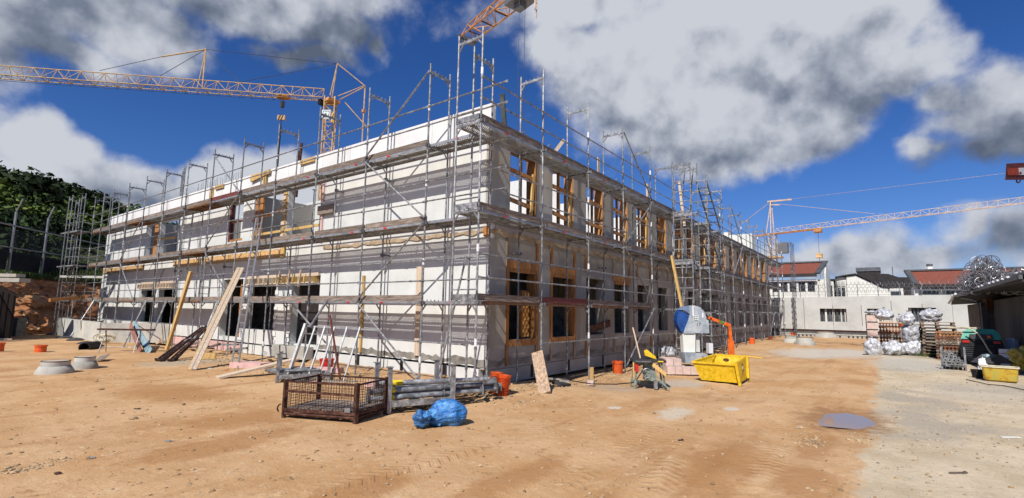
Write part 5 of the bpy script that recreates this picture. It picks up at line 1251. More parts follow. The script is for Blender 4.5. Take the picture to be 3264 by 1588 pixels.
# front rim low at left-front, high at back: section varies
A = [sp(.05, -.04, .06), sp(w_-.02, -.04, .06), sp(w_-.02, dep-.1, .06), sp(.05, dep-.1, .06)]
T = [sp(-.14, -.20, .56), sp(w_-.06, -.20, .56), sp(w_+.0, dep, .70), sp(.18, dep, .70)]
def shell(a, t, th, nm, m_):
    out = MB(); n = 4; ca = sum(a, Vector())/4; ct = sum(t, Vector())/4
    ai = [p.lerp(ca, .03)+Z*.02 for p in a]; ti = [p.lerp(ct, .03) for p in t]
    for i in range(4):
        j = (i+1) % 4; out.poly([a[i], a[j], t[j], t[i]]); out.poly([ai[j], ai[i], ti[i], ti[j]]); out.poly([t[i], t[j], ti[j], ti[i]])
    out.poly(a[::-1]); out.poly(ai); return out.build(nm, m_, sk)
shell(A, T, .02, 'tub', M_yellow)
for i in range(4): j = (i+1) % 4; MB().bar(T[i], T[j], .055, .05).build('rim', M_yellow, sk)
o_ = MB().prism([T[1]+sp(.03, .0, 0), T[2]+sp(.03, 0, 0), A[2]+sp(.03, 0, .0), A[1]+sp(.03, .0, .0)], sp(.012, 0, 0)).build('side_plate', M_yellow, sk)
for (a, b_) in ((T[1]+sp(.05, .06, .02), sp(w_+.05, .0, 0)), (T[2]+sp(.05, -.06, .0), sp(w_+.07, dep-.1, 0.0))): MB().bar(a, b_, .07, .09).build('leg', M_yellow, sk)
for (x, y) in ((.10, .1), (.10, dep-.15)): MB().bar(sp(x, y, 0), sp(x, y, .12), .05, .05).build('foot', M_yellow, sk)
MB().bar(sp(.0, .15, .07), sp(w_+.1, .1, .07), .06, .05).build('base_bar', M_browndk, sk); MB().bar(sp(.0, dep-.15, .07), sp(w_+.1, dep-.15, .07), .06, .05).build('base_bar', M_browndk, sk)
hc = T[3].lerp(T[2], .36)-Z*.13-eyv*.045
MB().prism([hc+exv*(.085*math.cos(a))+Z*(.05*math.sin(a)) for a in np.linspace(0, 2*math.pi, 13)[:-1]], -eyv*.008).build('slot_hole', M_browndk, sk)
MB().bar(T[2]+sp(.0, 0, .02), T[2]+sp(.45, .0, -.01), .05, .02).build('lever', M_yellow, sk)
pc = (T[1]+T[2]+A[1]+A[2])/4+sp(.05, .05, .04)
for k, (dz, m_) in enumerate(((.10, M_logo_g), (.02, M_white_p), (-.07, M_logo_g))): MB().prism([pc+sp(0, -.045, dz), pc+sp(0, .045, dz), pc+sp(0, .045, dz+.06), pc+sp(0, -.045, dz+.06)], sp(.008, 0, 0)).build('side_sticker', m_, sk)
# orange lift arm
ol = thing('lifting_arm', 'bright orange angled lifting arm standing behind the yellow skip', 'hoist', (atd(2332, 1180, 18.6).x, atd(2332, 1180, 18.6).y, -.1), VIEWROT)
Kd = 18.6/F0*.92
def opx(px, py): return Vector(((px-2332)*Kd, 0, CAM.z-ol.location.z-(py-1002.5)*Kd))
arm = [((2265, 1014), (2300, 1027)), ((2300, 1027), (2328, 1036)), ((2328, 1034), (2332, 1080)), ((2332, 1078), (2335, 1195))]
nm_ = ['boom', 'boom_end', 'mast', 'mast_base']
for (a, b_), n_ in zip(arm, nm_): MB().bar(opx(*a), opx(*b_), .10, .085 if n_ != 'mast' else .10, up=(0, 1, 0)).build(n_, M_orange_p, ol)
MB().bar(opx(2325, 1080), opx(2327, 1190), .05, .06, up=(0, 1, 0)).build('ram', M_orange_p, ol); MB().bar(opx(2340, 1085), opx(2340, 1190), .05, .05, up=(0, 1, 0)).build('ram', M_orange_p, ol)
MB().bar(opx(2297, 1025)-Vector((0, .052, 0)), opx(2313, 1031)-Vector((0, .052, 0)), .004, .07, up=(0, 0, 1)).build('green_label', mat('green_label', (.05, .25, .05), .5), ol)
MB().obox(opx(2325, 1036), (.17, .12, .10), (0, .25, 0)).build('elbow', M_orange_p, ol); MB().obox(opx(2271, 1017)-Vector((0, .055, 0)), (.05, .02, .05)).build('bolt', M_black, ol)

# ---------------------------------------------------------------- right-hand yard
def los(px): return VIEWROT-math.atan((px-W0/2)/F0)
FV = Vector((math.cos(YAW), math.sin(YAW), 0)); RV = Vector((math.sin(YAW), -math.cos(YAW), 0))
def yard(px, py): return onground(px, py)
def sack(px, py, w, h, seed, label, z=0, D=None):
    p = yard(px, py) if D is None else D
    o = blob('rubble_sack', M_bag, (p[0], p[1], (p[2] if D is not None else 0)+h*.42), (w/2, w/2*.9, h*.52), seed, .24, 2.0, 5); MB().lathe([(.04, 0), (.025, .05), (.07, .11), (.0, .10)], (0, 0, h*.46), 9).build('tied_neck', M_bag, o); tag(o, label, 'sack', 'clear plastic sacks in the yard'); return o
sack(2783, 1132, .78, .85, 1, 'clear sack on the ground at the left end of the row'); sack(2848, 1132, 1.0, .74, 2, 'wide low clear sack between the left one and the tall pile')
q = yard(2910, 1133); sack(2910, 1133, .98, .80, 3, 'lower sack of the tall pile of two'); sack(0, 0, .92, .95, 4, 'upper bulging sack of the tall pile of two', D=(q.x, q.y, .66))
sack(0, 0, .34, .55, 14, 'small white sack poking above the tall pile', D=(q.x+.3, q.y+.2, 1.4))
# pallets
def pallet_mesh():
    mb = MB()
    for y in (0, .55, 1.05): mb.box((-.6, y-.55, 0), (.6, y-.45, .022))
    for x in (-.55, 0, .55):
        for y in (-.35, 0, .35): mb.box((x-.05, y*1.25-.05, .022), (x+.05, y*1.25+.05, .10))
        mb.box((x-.07, -.5, .10), (x+.07, .5, .12))
    for y in (-.43, -.2, .03, .26, .45): mb.box((-.6, y-.07, .12), (.6, y+.05, .144))
    return mb.mesh('pallet', M_pallet)
PM = pallet_mesh()
def pallet_stack(px, py, n, label, grp, rot=0, sx=1.0, back=0):
    p = yard(px, py)+FV*back; rn = random.Random(px)
    for k in range(n):
        o = add('pallet', PM, loc=(p.x+rn.uniform(-.03, .03), p.y+rn.uniform(-.03, .03), .145*k), rot=(0, 0, los(px)+rot+rn.uniform(-.03, .03))); o.scale = (sx, 1, 1); tag(o, (ORD[k]+' pallet from the bottom of the ' if k < n-1 else 'top pallet of the ')+label, 'pallet', grp)
pallet_stack(2998, 1138, 11, 'tall grey stack under the shiny sacks', 'pallets in the tall stack', .05)
pallet_stack(2948, 1132, 10, 'shadowed stack just left of the tall grey one', 'pallets in the rear stack', -.03)
q = yard(2962, 1138); sack(0, 0, .95, .62, 6, 'broad shiny sack on top of the tall pallet stack', D=(q.x+.5, q.y-.2, 1.62)); sack(0, 0, .62, .62, 7, 'smaller sack left of the broad one on the tall pallet stack', D=(q.x+.3, q.y+.65, 1.45))
# stacked formwork beams
def beam_stack(px, py, D_, layers, w, label, mats_, grp):
    p = yard(px, py); p = Vector((p.x, p.y, 0)) if D_ is None else atd(px, py, D_); z = 0
    for k, (h, kind) in enumerate(layers):
        m_ = mats_[k % len(mats_)]
        t = thing('beam_layer', ORD[k]+' layer from the bottom of the '+label, 'timber', (p.x, p.y, z), los(px), grp)
        if kind == 'b': MB().box((-w/2, -.35, 0), (w/2, .45, h)).build('board', M_pale if k % 4 else M_toe, t)
        else:
            n = 8
            for i in range(n):
                x = -w/2+w*(i+.5)/n; mb = MB().box((x-w/n*.42, -.42, h*.62), (x+w/n*.42, .45, h)).box((x-w/n*.16, -.40, h*.25), (x+w/n*.16, .45, h*.62)).box((x-w/n*.42, -.42, 0), (x+w/n*.42, .45, h*.25)); mb.build('beam', m_, t)
        z += h+.006
lay = [(.18, 'r'), (.04, 'b'), (.18, 'r'), (.18, 'r'), (.04, 'b'), (.18, 'r'), (.18, 'r'), (.18, 'r'), (.05, 'b'), (.18, 'r'), (.10, 'b')]
Mbm = [mat('beam_brown', (.20, .085, .045), .8, var=.25), mat('beam_orange', (.40, .19, .08), .8, var=.25), M_toe]
beam_stack(2846, 1112, None, lay, 1.15, 'brown beam stack behind the low sacks', Mbm, 'layers of the left beam stack')
beam_stack(3035, 1147, None, lay[:8], 1.0, 'rusty orange beam stack left of the compressor', Mbm, 'layers of the right beam stack')
q = yard(2838, 1118); sack(0, 0, .95, .66, 9, 'shiny sack on the left beam stack', D=(q.x-.1+.6, q.y+.15, 1.62))
sack(0, 0, .3, .4, 19, 'small grey sack hanging at the right end of the left beam stack', D=(q.x+.65, q.y-.5, 1.5))
bucket(0, 0, .18, .2, M_orange, 'orange tub on the ground sacks between the two stacks', D=(q.x+.7-.2, q.y-.65, 1.25))
bucket(0, 0, .17, .2, M_white_p, 'white tub stacked over the orange one', D=(q.x+.7-.2, q.y-.65, 1.50))
# white column of packs
q = yard(2784, 1100)
for k in range(4):
    o = MB().box((-.36, -.4, 0), (.36, .4, .42)).build('insulation_pack', M_pinkblk); o.scale = (.74, .74, .93); o.location = (q.x, q.y, .08+.47*k); o.rotation_euler = (0, 0, los(2784))
    MB().box((-.42, -.42, .425), (.42, .42, .48)).build('bearer', M_darkgrey, o); MB().box((-.43, -.42, 0), (-.37, .42, .43)).build('strap', M_darkgrey, o)
    tag(o, ['lowest', 'second', 'third', 'topmost'][k]+' white pack of the column left of the left beam stack', 'package', 'white packs in a column')
o = blob('plastic_sheet', M_bag, (q.x, q.y, 2.08), (.4, .35, .10), 21, .3, 3); tag(o, 'white crumpled film on top of the column of packs', 'plastic sheet')
o = MB().path([(.24*math.cos(a), 0, .24*math.sin(a)) for a in np.linspace(0, 2*math.pi, 17)[:-1]], .03, 6, closed=True).build('red_hoop', mat('red_dull', (.35, .05, .05), .7)); o.location = (q.x+.15, q.y-.75, .35); o.rotation_euler = (0, 0, VIEWROT); tag(o, 'red and white hoop leaning at the foot of the column of packs', 'hoop')
# weeds by the pallets
wd = MB(); q = yard(2958, 1137); rn = random.Random(2)
for k in range(160):
    a = rn.random()*6.28; x, y = rn.gauss(0, .18), rn.gauss(0, .18); h = rn.uniform(.15, .42); wd.poly([(x, y, 0), (x+.03*math.cos(a), y+.03*math.sin(a), 0), (x+.1*math.cos(a+1), y+.1*math.sin(a+1), h)])
o = wd.build('weeds', M_grass); o.location = (q.x, q.y, 0); tag(o, 'tuft of dry green weeds before the pallet stack', 'plant')
# prop rack right
q = yard(3004, 1178)
r2k = thing('prop_rack', 'galvanised rack of short props seen end on before the compressor', 'rack', (q.x, q.y, 0), los(3045))
for x in (0, .62):
    for y in (0, 1.4): MB().box((x-.025, y-.025, 0), (x+.025, y+.025, .76)).build('upright', M_galv, r2k)
for y in (0, 1.4): MB().box((0, y-.02, .12), (.62, y+.02, .18)).build('cross_rail', M_galv, r2k)
for x in (0, .62): MB().box((x-.02, 0, .10), (x+.02, 1.4, .17)).build('side_rail', M_galv, r2k)
k = 0; RN_ = ['lowest', 'second', 'third', 'top']
for r_ in range(4):
    for i in range(5-r_ if r_ else 5):
        o = MB().lathe([(.022, 0), (.05, 0), (.05, 1.5), (.022, 1.5), (.022, 0)], n=12, axis='y').build('steel_prop', M_galv); pt = Matrix.Rotation(los(3045), 3, 'Z') @ Vector((.07+.115*i+.03*r_, -.06+random.uniform(-.05, .05), .24+.10*r_)); o.location = (q.x+pt.x, q.y+pt.y, pt.z); o.rotation_euler = (0, 0, los(3045))
        MB().box((-.055, -.012, -.055), (.055, -.001, -.022)).box((-.055, -.012, .022), (.055, -.001, .055)).box((-.055, -.012, -.021), (-.022, -.001, .021)).box((.022, -.012, -.021), (.055, -.001, .021)).build('end_plate', M_galv, o)
        tag(o, ORD[i]+' prop from the left in the '+RN_[r_]+' row of the end-on rack', 'prop', 'props in the end-on rack')
# compressor
q = yard(3135, 1165)
cp = thing('compressor', 'green hooded black mobile compressor with red lamps by the shed wall', 'compressor', (q.x, q.y, 0), los(3135))
wC = .62
MB().prism([(-wC, 0, .28), (wC, 0, .28), (wC, 0, .80), (-wC, 0, .80)], (0, 1.7, 0)).build('body', M_black, cp)
for k in range(6): MB().box((-.48, -.03, .32+.08*k), (.36, -.001, .355+.08*k)).build('grille_bar', M_darkgrey, cp)
MB().prism([(-.60, .02, .80), (.60, .02, .80), (.57, .05, .98), (-.57, .05, .98)], (0, 1.6, 0)).build('lamp_panel', M_black, cp)
hd = MB().prism([(-.58, 0.04, .985), (.58, 0.04, .985), (.50, .14, 1.28), (.38, .18, 1.37), (-.38, .18, 1.37), (-.50, .14, 1.28)], (0, 1.5, 0)).build('hood', M_green, cp)
MB().prism([(-.36, .02, 1.0), (.36, .02, 1.0), (.32, .05, 1.18), (-.32, .05, 1.18)], (0, .02, 0)).build('control_panel', M_darkgrey, cp)
for s in (-1, 1): MB().box((s*.44-.10, -.01, .84), (s*.44+.10, .018, .93)).build('lamp', M_red, cp)
MB().box((.44, -.02, .42), (.56, -.001, .54)).build('reflector', M_red, cp); MB().box((.18, .0, 1.04), (.28, .018, 1.14)).build('switch', M_orange_p, cp)
for s in (-1, 1): MB().lathe([(0, -.1), (.26, -.1), (.28, 0), (.26, .1), (0, .1)], (s*.60, .9, .27), 20, axis='x').build('wheel', M_black, cp)
o = MB().path([(.5*math.cos(a)*1.0, .15*math.sin(a), .02*math.sin(3*a)) for a in np.linspace(0, 6.28*2, 34)], .028, 6).build('hose', M_rope); o.location = cp.location+FV*.4-RV*.28+Z*1.41; o.rotation_euler = (0, 0, los(3135)); tag(o, 'beige hose coiled on the compressor hood', 'hose')
h0 = cp.location-RV*.42+FV*.05+Z*1.42; h1 = cp.location-RV*.12-FV*.15+Z*.9; h2 = cp.location-RV*.1-FV*.6+Z*.35
tag(MB().path([h0, h0.lerp(h1, .5)-FV*.15+Z*.05, h1-FV*.1, h1.lerp(h2, .5), h2, h2-FV*.8-RV*.15-Z*.05], .028, 6).build('hose', M_rope), 'beige hose hanging down the front of the compressor', 'hose')
# yellow tub, bucket, bits
q = yard(3190, 1216)
tb = thing('mortar_tub', 'yellow mortar tub with a dark rim and smeared front', 'tub', (q.x, q.y, 0), los(3195)+.03); tb.scale = (.88, .88, 1)
def ring_(pts, z): return [(x, y, z) for x, y in pts]
def rrect(w, d, r_): 
    out = []
    for cx, cy, a0_ in ((w-r_, d-r_, 0), (-w+r_, d-r_, 90), (-w+r_, -d+r_, 180), (w-r_, -d+r_, 270)):
        for t in range(5): a = R(a0_+t*22.5); out.append((cx+r_*math.cos(a), cy+r_*math.sin(a)))
    return out
lv = [(.36, .24, .02), (.40, .27, .06), (.43, .30, .36), (.45, .32, .40)]
mb = MB(); n0 = 20
for (w, d, z) in lv: mb.v += ring_(rrect(w, d, .08), z)
for k in range(len(lv)-1):
    for i in range(n0): j = (i+1) % n0; mb.f.append((k*n0+i, k*n0+j, (k+1)*n0+j, (k+1)*n0+i))
mb.f.append(tuple(range(n0))[::-1]); mb.build('tub', M_yel_dirty, tb, smooth=True)
mb = MB(); o1 = rrect(.47, .34, .09); i1 = rrect(.42, .29, .07)
mb.v = ring_(o1, .40)+ring_(i1, .40)+ring_(o1, .43)+ring_(i1, .43)
for i in range(20): j = (i+1) % 20; mb.f += [(i, j, 40+j, 40+i), (40+i, 40+j, 60+j, 60+i), (20+j, 20+i, 60+i, 60+j)]
mb.build('rim', M_rope, tb); MB().prism(ring_(rrect(.42, .29, .07), .33), (0, 0, .004)).build('mortar', M_conc_l, tb)
bucket(3117, 1206, .15, .26, M_black, 'black bucket left of the yellow mortar tub')
q = yard(3135, 1195); tag(blob('paper_sack', M_white_p, (q.x, q.y, .25), (.12, .12, .3), 31, .4, 3), 'white torn sack between the black bucket and the yellow tub', 'sack')
q = yard(3150, 1190); tag(MB().obox((q.x, q.y, .52), (.28, .16, .14), (.3, .2, .4)).build('angle_grinder_box', mat('pale_blue_tool', (.40, .52, .55), .5), None), 'pale blue power tool lying on sacks behind the yellow tub', 'tool')
q = yard(3195, 1195); mb = MB().prism([(-.55, 0, .35), (.45, 0, .35), (.12, .1, .62), (-.05, .1, .60)], (0, .5, 0)); o = mb.build('rubber_mat', M_darkgrey); o.location = (q.x, q.y, 0); o.rotation_euler = (0, 0, VIEWROT); tag(o, 'dark folded sheet heaped behind the yellow tub', 'sheet')
q = yard(3262, 1190); tag(blob('yellow_bag', mat('yellow_film', (.72, .50, .05), .4, var=.3, scale=9, bump=.6, bscale=12, c2=(.8, .7, .3)), (q.x, q.y, .45), (.42, .35, .42), 33, .4, 2.4), 'heap of yellow and white film bags at the right edge', 'bag')
for k in range(4):
    q = yard(3225, 1175); tag(MB().obox((q.x+.1*k, q.y, .09+.17*k), (.42, .36, .15), (0, 0, VIEWROT+.1*k)).build('white_crate', M_white_p), ['lowest', 'second', 'third', 'topmost'][k]+' white block of the small stack by the shed wall', 'block', 'white blocks by the shed')
q = yard(3262, 1165); tag(MB().obox((q.x, q.y, .75), (.9, .35, .5), (0, .1, VIEWROT)).build('carton', M_white_p), 'white slanted carton above the yellow bags at the right edge', 'box')
q = yard(3200, 1235); tag(MB().path([onground(3080, 1212)+Z*.02, onground(3150, 1228)+Z*.02, onground(3200, 1232)+Z*.02, onground(3262, 1245)+Z*.02, onground(3330, 1262)+Z*.02], .012, 5).build('ground_cable', M_black), 'black cable on the gravel below the yellow tub', 'cable')

# ---------------------------------------------------------------- shed with razor wire
sh = thing('shed', 'dark flat-roofed shed at the right edge with a downpipe and bright roof trim', 'shed', (24.6, -11.0, 0))
def sl_(p): return (p[0]-24.6, p[1]+11.0, p[2])
for k in range(6):
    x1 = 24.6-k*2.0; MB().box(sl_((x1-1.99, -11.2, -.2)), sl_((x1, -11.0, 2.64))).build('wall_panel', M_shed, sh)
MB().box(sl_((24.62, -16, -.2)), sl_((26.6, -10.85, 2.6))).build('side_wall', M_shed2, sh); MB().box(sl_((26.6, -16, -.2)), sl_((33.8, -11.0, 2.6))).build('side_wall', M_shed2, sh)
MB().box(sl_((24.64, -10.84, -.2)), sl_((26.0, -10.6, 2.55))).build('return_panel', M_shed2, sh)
MB().box(sl_((24.3, -10.99, 2.2)), sl_((25.6, -10.75, 2.72))).build('timber_lintel', mat('shed_timber', (.12, .055, .02), .8), sh)
ea = atd(3030, 956, 33); eb = atd(3110, 927, 31.5); ec = atd(3264, 912, 20.8)
MB().prism([sl_((34.5, -10.3, 2.62)), sl_((30.0, -10.1, 2.95)), sl_((12.0, -10.1, 2.85)), sl_((12.0, -16, 3.0)), sl_((34.5, -16, 3.0))], (0, 0, .07)).build('roof_soffit', M_roof_dk, sh)
MB().bar(sl_((34.6, -10.2, 2.72)), sl_((28.5, -10.05, 3.10)), .10, .10).build('verge', M_white_p, sh)
MB().box(sl_((12, -10.12, 2.93)), sl_((28.5, -10.04, 3.05))).build('gutter', M_roof_gr, sh)
MB().box(sl_((12, -10.30, 3.08)), sl_((28.5, -10.18, 3.16))).build('roof_edge', M_galv, sh)
for k in range(9): MB().box(sl_((14.2+k*.9, -10.17, 3.09)), sl_((14.75+k*.9, -10.10, 3.15))).build('edge_block', M_white_p, sh)  # white blocks spaced along the roof edge
MB().box(sl_((12, -16, 3.08)), sl_((30, -10.4, 3.12))).build('roof', M_roof_dk, sh)
MB().path([sl_(p) for p in ((27.5, -10.2, 2.85), (26.2, -10.45, 2.75), (25.4, -10.6, 2.6), (25.2, -10.62, 2.35), (25.2, -10.62, .0))], .06, 8).build('downpipe', M_roof_gr, sh)
MB().prism([sl_(p) for p in ((22, -13.5, 3.1), (40, -13.5, 3.1), (40, -13.5, 4.2), (22, -13.5, 4.8))], (0, -.3, 0)).build('upper_roof', M_roof_gr, sh)
rw_ = MB(); rn = random.Random(11)
for k in range(330):
    s_ = rn.random(); px = 3068+190*s_; env = math.sin(math.pi*min(1, s_*1.25+.05))**.7 if s_ < .72 else .5
    py = 925-(rn.random()**.8)*100*env; c = atd(px, py, 30+rn.uniform(-.8, .8)); r_ = rn.uniform(.10, .30); ax = Vector((rn.gauss(0, 1), rn.gauss(0, 1), rn.gauss(0, .5))).normalized(); x_, y_, _ = frame_from(ax)
    rw_.path([c+x_*r_*math.cos(a)+y_*r_*math.sin(a) for a in np.linspace(0, 2*math.pi, 15)[:-1]], .014, 4, closed=True)
tag(rw_.build('razor_wire', mat('bright_wire', (.36, .36, .37), .4, .7, var=.4, scale=30)), 'big tangled heap of shiny razor wire coils on the shed roof', 'razor wire')
for k in range(3): MB().box(sl_((28.2+k*.8, -10.9, 3.15)), sl_((28.35+k*.8, -10.8, 3.9))).build('wire_post', M_galv_d, sh)

# ---------------------------------------------------------------- precast wall across the far end and what is behind it
M_fw = mat('far_precast', (0.52, 0.52, 0.49), .9, var=.07, scale=1.0, bump=.2)
fwl = thing('concrete_wall', 'long bare precast concrete wall with window openings closing the far right end', 'wall', (42, 2, 0))
segs = [1.6, -1.23, -3.33, -5.32, -7.28, -9.19, -10.93, -12.9, -15, -17]
wh = [(-4.29, -2.40, 1.31, 2.40), (-6.75, -5.7, 1.31, 2.43), (-10.01, -8.33, 1.45, 2.53), (-14.5, -13.2, 1.4, 2.5)]
for a, b_ in zip(segs[:-1], segs[1:]):
    lo, hi = b_+.015, a-.015; z1 = 3.33+.2*(-(lo+hi)/2)/11
    us = sorted({lo, hi} | {h for q_ in wh for h in q_[:2] if lo < h < hi})
    hs_ = [h for h in wh if h[0] < hi and h[1] > lo]
    mb = MB()
    for u0, u1 in zip(us[:-1], us[1:]):
        c = (u0+u1)/2; hh_ = [h for h in hs_ if h[0] < c < h[1]]
        if hh_: mb.box((0, u0-2, .62), (.25, u1-2, hh_[0][2])).box((0, u0-2, hh_[0][3]), (.25, u1-2, z1))
        else: mb.box((0, u0-2, .62), (.25, u1-2, z1))
    mb.build('wall_panel', M_fw, fwl)
MB().box((.05, -19, .46), (.3, -.4, .615)).build('dark_joint', M_browndk, fwl)
MB().box((-.05, -19, .28), (.3, -.4, .455)).build('plinth', M_roof_gr, fwl); MB().box((-.06, -19, .2), (-.051, -.4, .29)).build('ledge', M_conc_l, fwl)
MB().box((-.02, -19, -.3), (.3, -.4, .199)).build('footing_board', M_conc, fwl)
for k in range(60):
    if rn.random() < .6: y = -.5-k*.3; MB().box((-.045, y-2.0, -.2), (-.021, y-1.88, .19)).build('footing_slat', M_darkgrey, fwl)
for h in wh:
    n = 7
    for k in range(n):
        u = h[0]+(h[1]-h[0])*(k+.5)/n; MB().box((.3, u-.07-2, h[2]-.1), (.36, u+.07*rn.uniform(.3, 1)-2, h[3]+.1)).build('window_board', rn.choice([M_conc_l, M_render, M_roof_gr, M_darkgrey]), fwl)
    MB().box((.28, (h[0]+h[1])/2-.03-2, h[2]), (.3, (h[0]+h[1])/2+.03-2, h[3])).build('window_post', M_darkgrey, fwl)
    MB().box((.5, h[0]-.5-2, h[2]-.3), (.55, h[1]+.5-2, h[3]+.3)).build('window_backing', M_roof_gr, fwl)
# fence with razor coils on the wall
fc = thing('security_fence', 'light mesh fence with razor wire coils rising behind the far concrete wall', 'fence', (43.2, 0, 0))
for k in range(13): MB().tube((0, .5-k*1.4, 0), (0, .5-k*1.4, 4.5), .03, 6).build('post', M_galv, fc)
wr = MB()
for z in (3.6, 3.9, 4.2, 4.45): wr.tube((0, .5, z), (0, -16.5, z), .01, 4)
for z0 in (3.95, 4.45):
    wr.path([(.22*math.cos(t), .5-t*.045, z0+.22*math.sin(t)) for t in np.arange(0, 370, .6)], .011, 3)
o = wr.build('wire_coil', M_galv, fc); o['kind'] = 'stuff'
# houses beyond
def local_at(px, py, D): p = atd(px, py, D); return p
h1 = thing('house', 'house with a red tile roof and white gable at the far end of the scaffold', 'house', (53.5, -.2, 0))
def hl(x, y, z): return (x-53.5, y+.2, z)
MB().box(hl(53.9, -1.9, 0), hl(60, 9, 5.6)).build('wall', M_render, h1)
MB().prism([hl(53.6, -1.95, 6.2), hl(53.6, -1.95, 0), hl(62, -1.95, 0), hl(62, -1.95, 4.5), hl(55.2, -1.95, 7.45)], (0, -.12, 0)).build('gable', M_render, h1)
MB().prism([hl(53.3, -1.4, 6.15), hl(53.3, 9, 6.15), hl(55, 9, 7.45), hl(55, -1.9, 7.45)], (.0, 0, .08)).build('roof', M_tile_red, h1)
MB().bar(hl(53.2, -1.35, 6.2), hl(55.0, -2.0, 7.6), .5, .18).build('verge', M_roof_gr, h1); MB().bar(hl(55, -2.0, 7.6), hl(55, 9, 7.6), .35, .15).build('ridge', M_roof_gr, h1)
MB().bar(hl(53.2, -1.3, 6.05), hl(53.2, 9, 6.05), .15, .35).build('gutter', M_roof_dk, h1); MB().box(hl(53.5, -1.3, 5.45), hl(53.7, 9, 5.6)).build('cornice', M_white_p, h1)
for k in range(5):
    w = MB().box(hl(53.80, -1.0+k*.85-.0, 4.4), hl(53.88, -.35+k*.85, 5.3)).build('window', M_glass, h1); MB().box(hl(53.74, -.35+k*.85, 3.5), hl(53.9, -.15+k*.85, 5.35)).build('mullion', M_render, w)
h2 = thing('house', 'white house with a long sloping gable and dark roof beyond the far wall', 'house', (57.9, -5.5, 0))
def h2l(x, y, z): return (x-57.9, y+5.5, z)
MB().prism([h2l(57.9, y, z) for y, z in ((-3.65, 0), (-3.65, 6.1), (-4.5, 6.2), (-6.75, 4.85), (-7.25, 4.8), (-7.25, 0))], (6, 0, 0)).build('gable', M_render, h2)
MB().prism([h2l(57.7, y, z) for y, z in ((-2.6, 6.0), (-3.6, 6.17), (-4.55, 6.3), (-6.75, 4.95), (-7.4, 4.88), (-7.4, 4.95), (-6.75, 5.05), (-4.5, 6.42), (-3.6, 6.3), (-2.6, 6.12))], (6, 0, 0)).build('roof_edge', M_roof_dk, h2)
MB().box(h2l(58.1, -3.6, 0), h2l(63, -2.65, 6.05)).build('wall', M_render, h2)
for y in (-3.45, -3.05): MB().box(h2l(58.0, y, 4.0), h2l(58.09, y+.32, 4.9)).build('window', M_glass, h2)
for y in (-3.45, -3.05): MB().box(h2l(58.0, y, 5.05), h2l(58.09, y+.32, 5.6)).build('panel', M_conc_l, h2)
MB().box(h2l(57.85, -2.72, 3.7), h2l(58.08, -2.6, 6.0)).build('corner_post', M_roof_gr, h2)
MB().box(h2l(58.2, -8.5, 3.5), h2l(61, -7.26, 4.75)).build('wing', M_render, h2); MB().box(h2l(58.1, -8.3, 3.95), h2l(58.19, -7.45, 4.45)).build('window', M_glass, h2)
h3 = thing('house', 'black-brown flat block with a raised box on its roof behind the white gable', 'house', (64, -7, 0))
MB().prism([(0, 3.0, 0), (0, 3.0, 6.1), (0, 2.65, 6.6), (0, .2, 6.75), (0, -.4, 6.7), (0, -1.3, 6.3), (0, -2.6, 6.25), (0, -4, 6.2), (0, -4, 0)], (9, 0, 0)).build('wall', M_roof_dk, h3)
MB().box((.5, .35, 6.6), (4, 2.6, 7.1)).build('roof_box', M_roof_dk, h3); MB().box((.4, .3, 7.1), (4.1, 2.7, 7.55)).build('roof_box_top', M_roof_gr, h3)
h4 = thing('house', 'low house with a long red tile roof behind the shed', 'house', (51.9, -9, 0))
def h4l(x, y, z): return (x-51.9, y+9, z)
MB().box(h4l(52.3, -20, 0), h4l(60, -9.15, 4.7)).build('wall', M_render, h4)
MB().prism([h4l(51.7, -9.4, 4.78), h4l(51.7, -20, 4.70), h4l(53.4, -20, 6.1), h4l(53.4, -9.0, 6.1)], (0, 0, .08)).build('roof', M_tile_red, h4)
MB().bar(h4l(51.6, -9.3, 4.85), h4l(53.4, -8.75, 6.25), .45, .2).build('verge', M_roof_gr, h4); MB().bar(h4l(53.4, -8.8, 6.25), h4l(53.4, -20, 6.25), .35, .15).build('ridge', M_roof_gr, h4)
MB().bar(h4l(51.6, -9.3, 4.68), h4l(51.6, -20, 4.60), .12, .25).build('gutter', M_roof_dk, h4); MB().box(h4l(52.0, -20, 4.28), h4l(52.29, -9.2, 4.38)).build('cornice', M_white_p, h4)
MB().box(h4l(52.1, -9.45, 3.4), h4l(52.31, -9.16, 4.8)).build('corner_post', M_white_p, h4)
for k in range(5): MB().box(h4l(52.2, -10.9-k*1.6, 3.7), h4l(52.29, -9.7-k*1.6, 4.2)).build('window', M_glass, h4)
# link building between the first two houses
h5 = thing('house', 'narrow pale link building with dark flat caps between the red roof and the white gable', 'house', (60, -2, 0))
MB().box((-1.0, -.35, 0), (3, .35, 5.75)).build('wall', M_render, h5); MB().box((-1.1, -.5, 5.76), (3, .4, 5.95)).build('flat_roof', M_roof_dk, h5)
MB().box((-1.04, -.2, 4.0), (-1.01, .15, 5.2)).build('window', M_glass, h5)
p = atd(2964, 862, 100); ch = thing('chimney', 'thin red and white banded chimney far behind the low house', 'chimney', (p.x, p.y, 0))
for k in range(5): MB().lathe([(.4, 0), (.4, .36)], (0, 0, p.z-1.0+.4*k), 10).build('band', M_white_p if k % 2 else M_roof_gr, ch)
MB().tube((0, 0, 0), (0, 0, p.z-1), .4, 10).build('shaft', M_render, ch)
p = atd(2846, 880, 100); tag(MB().tube((0, 0, 0), (0, 0, p.z+1.5), .07, 5).build('antenna', M_galv_d, loc=(p.x, p.y, 0)), 'thin antenna mast behind the dark block', 'antenna')

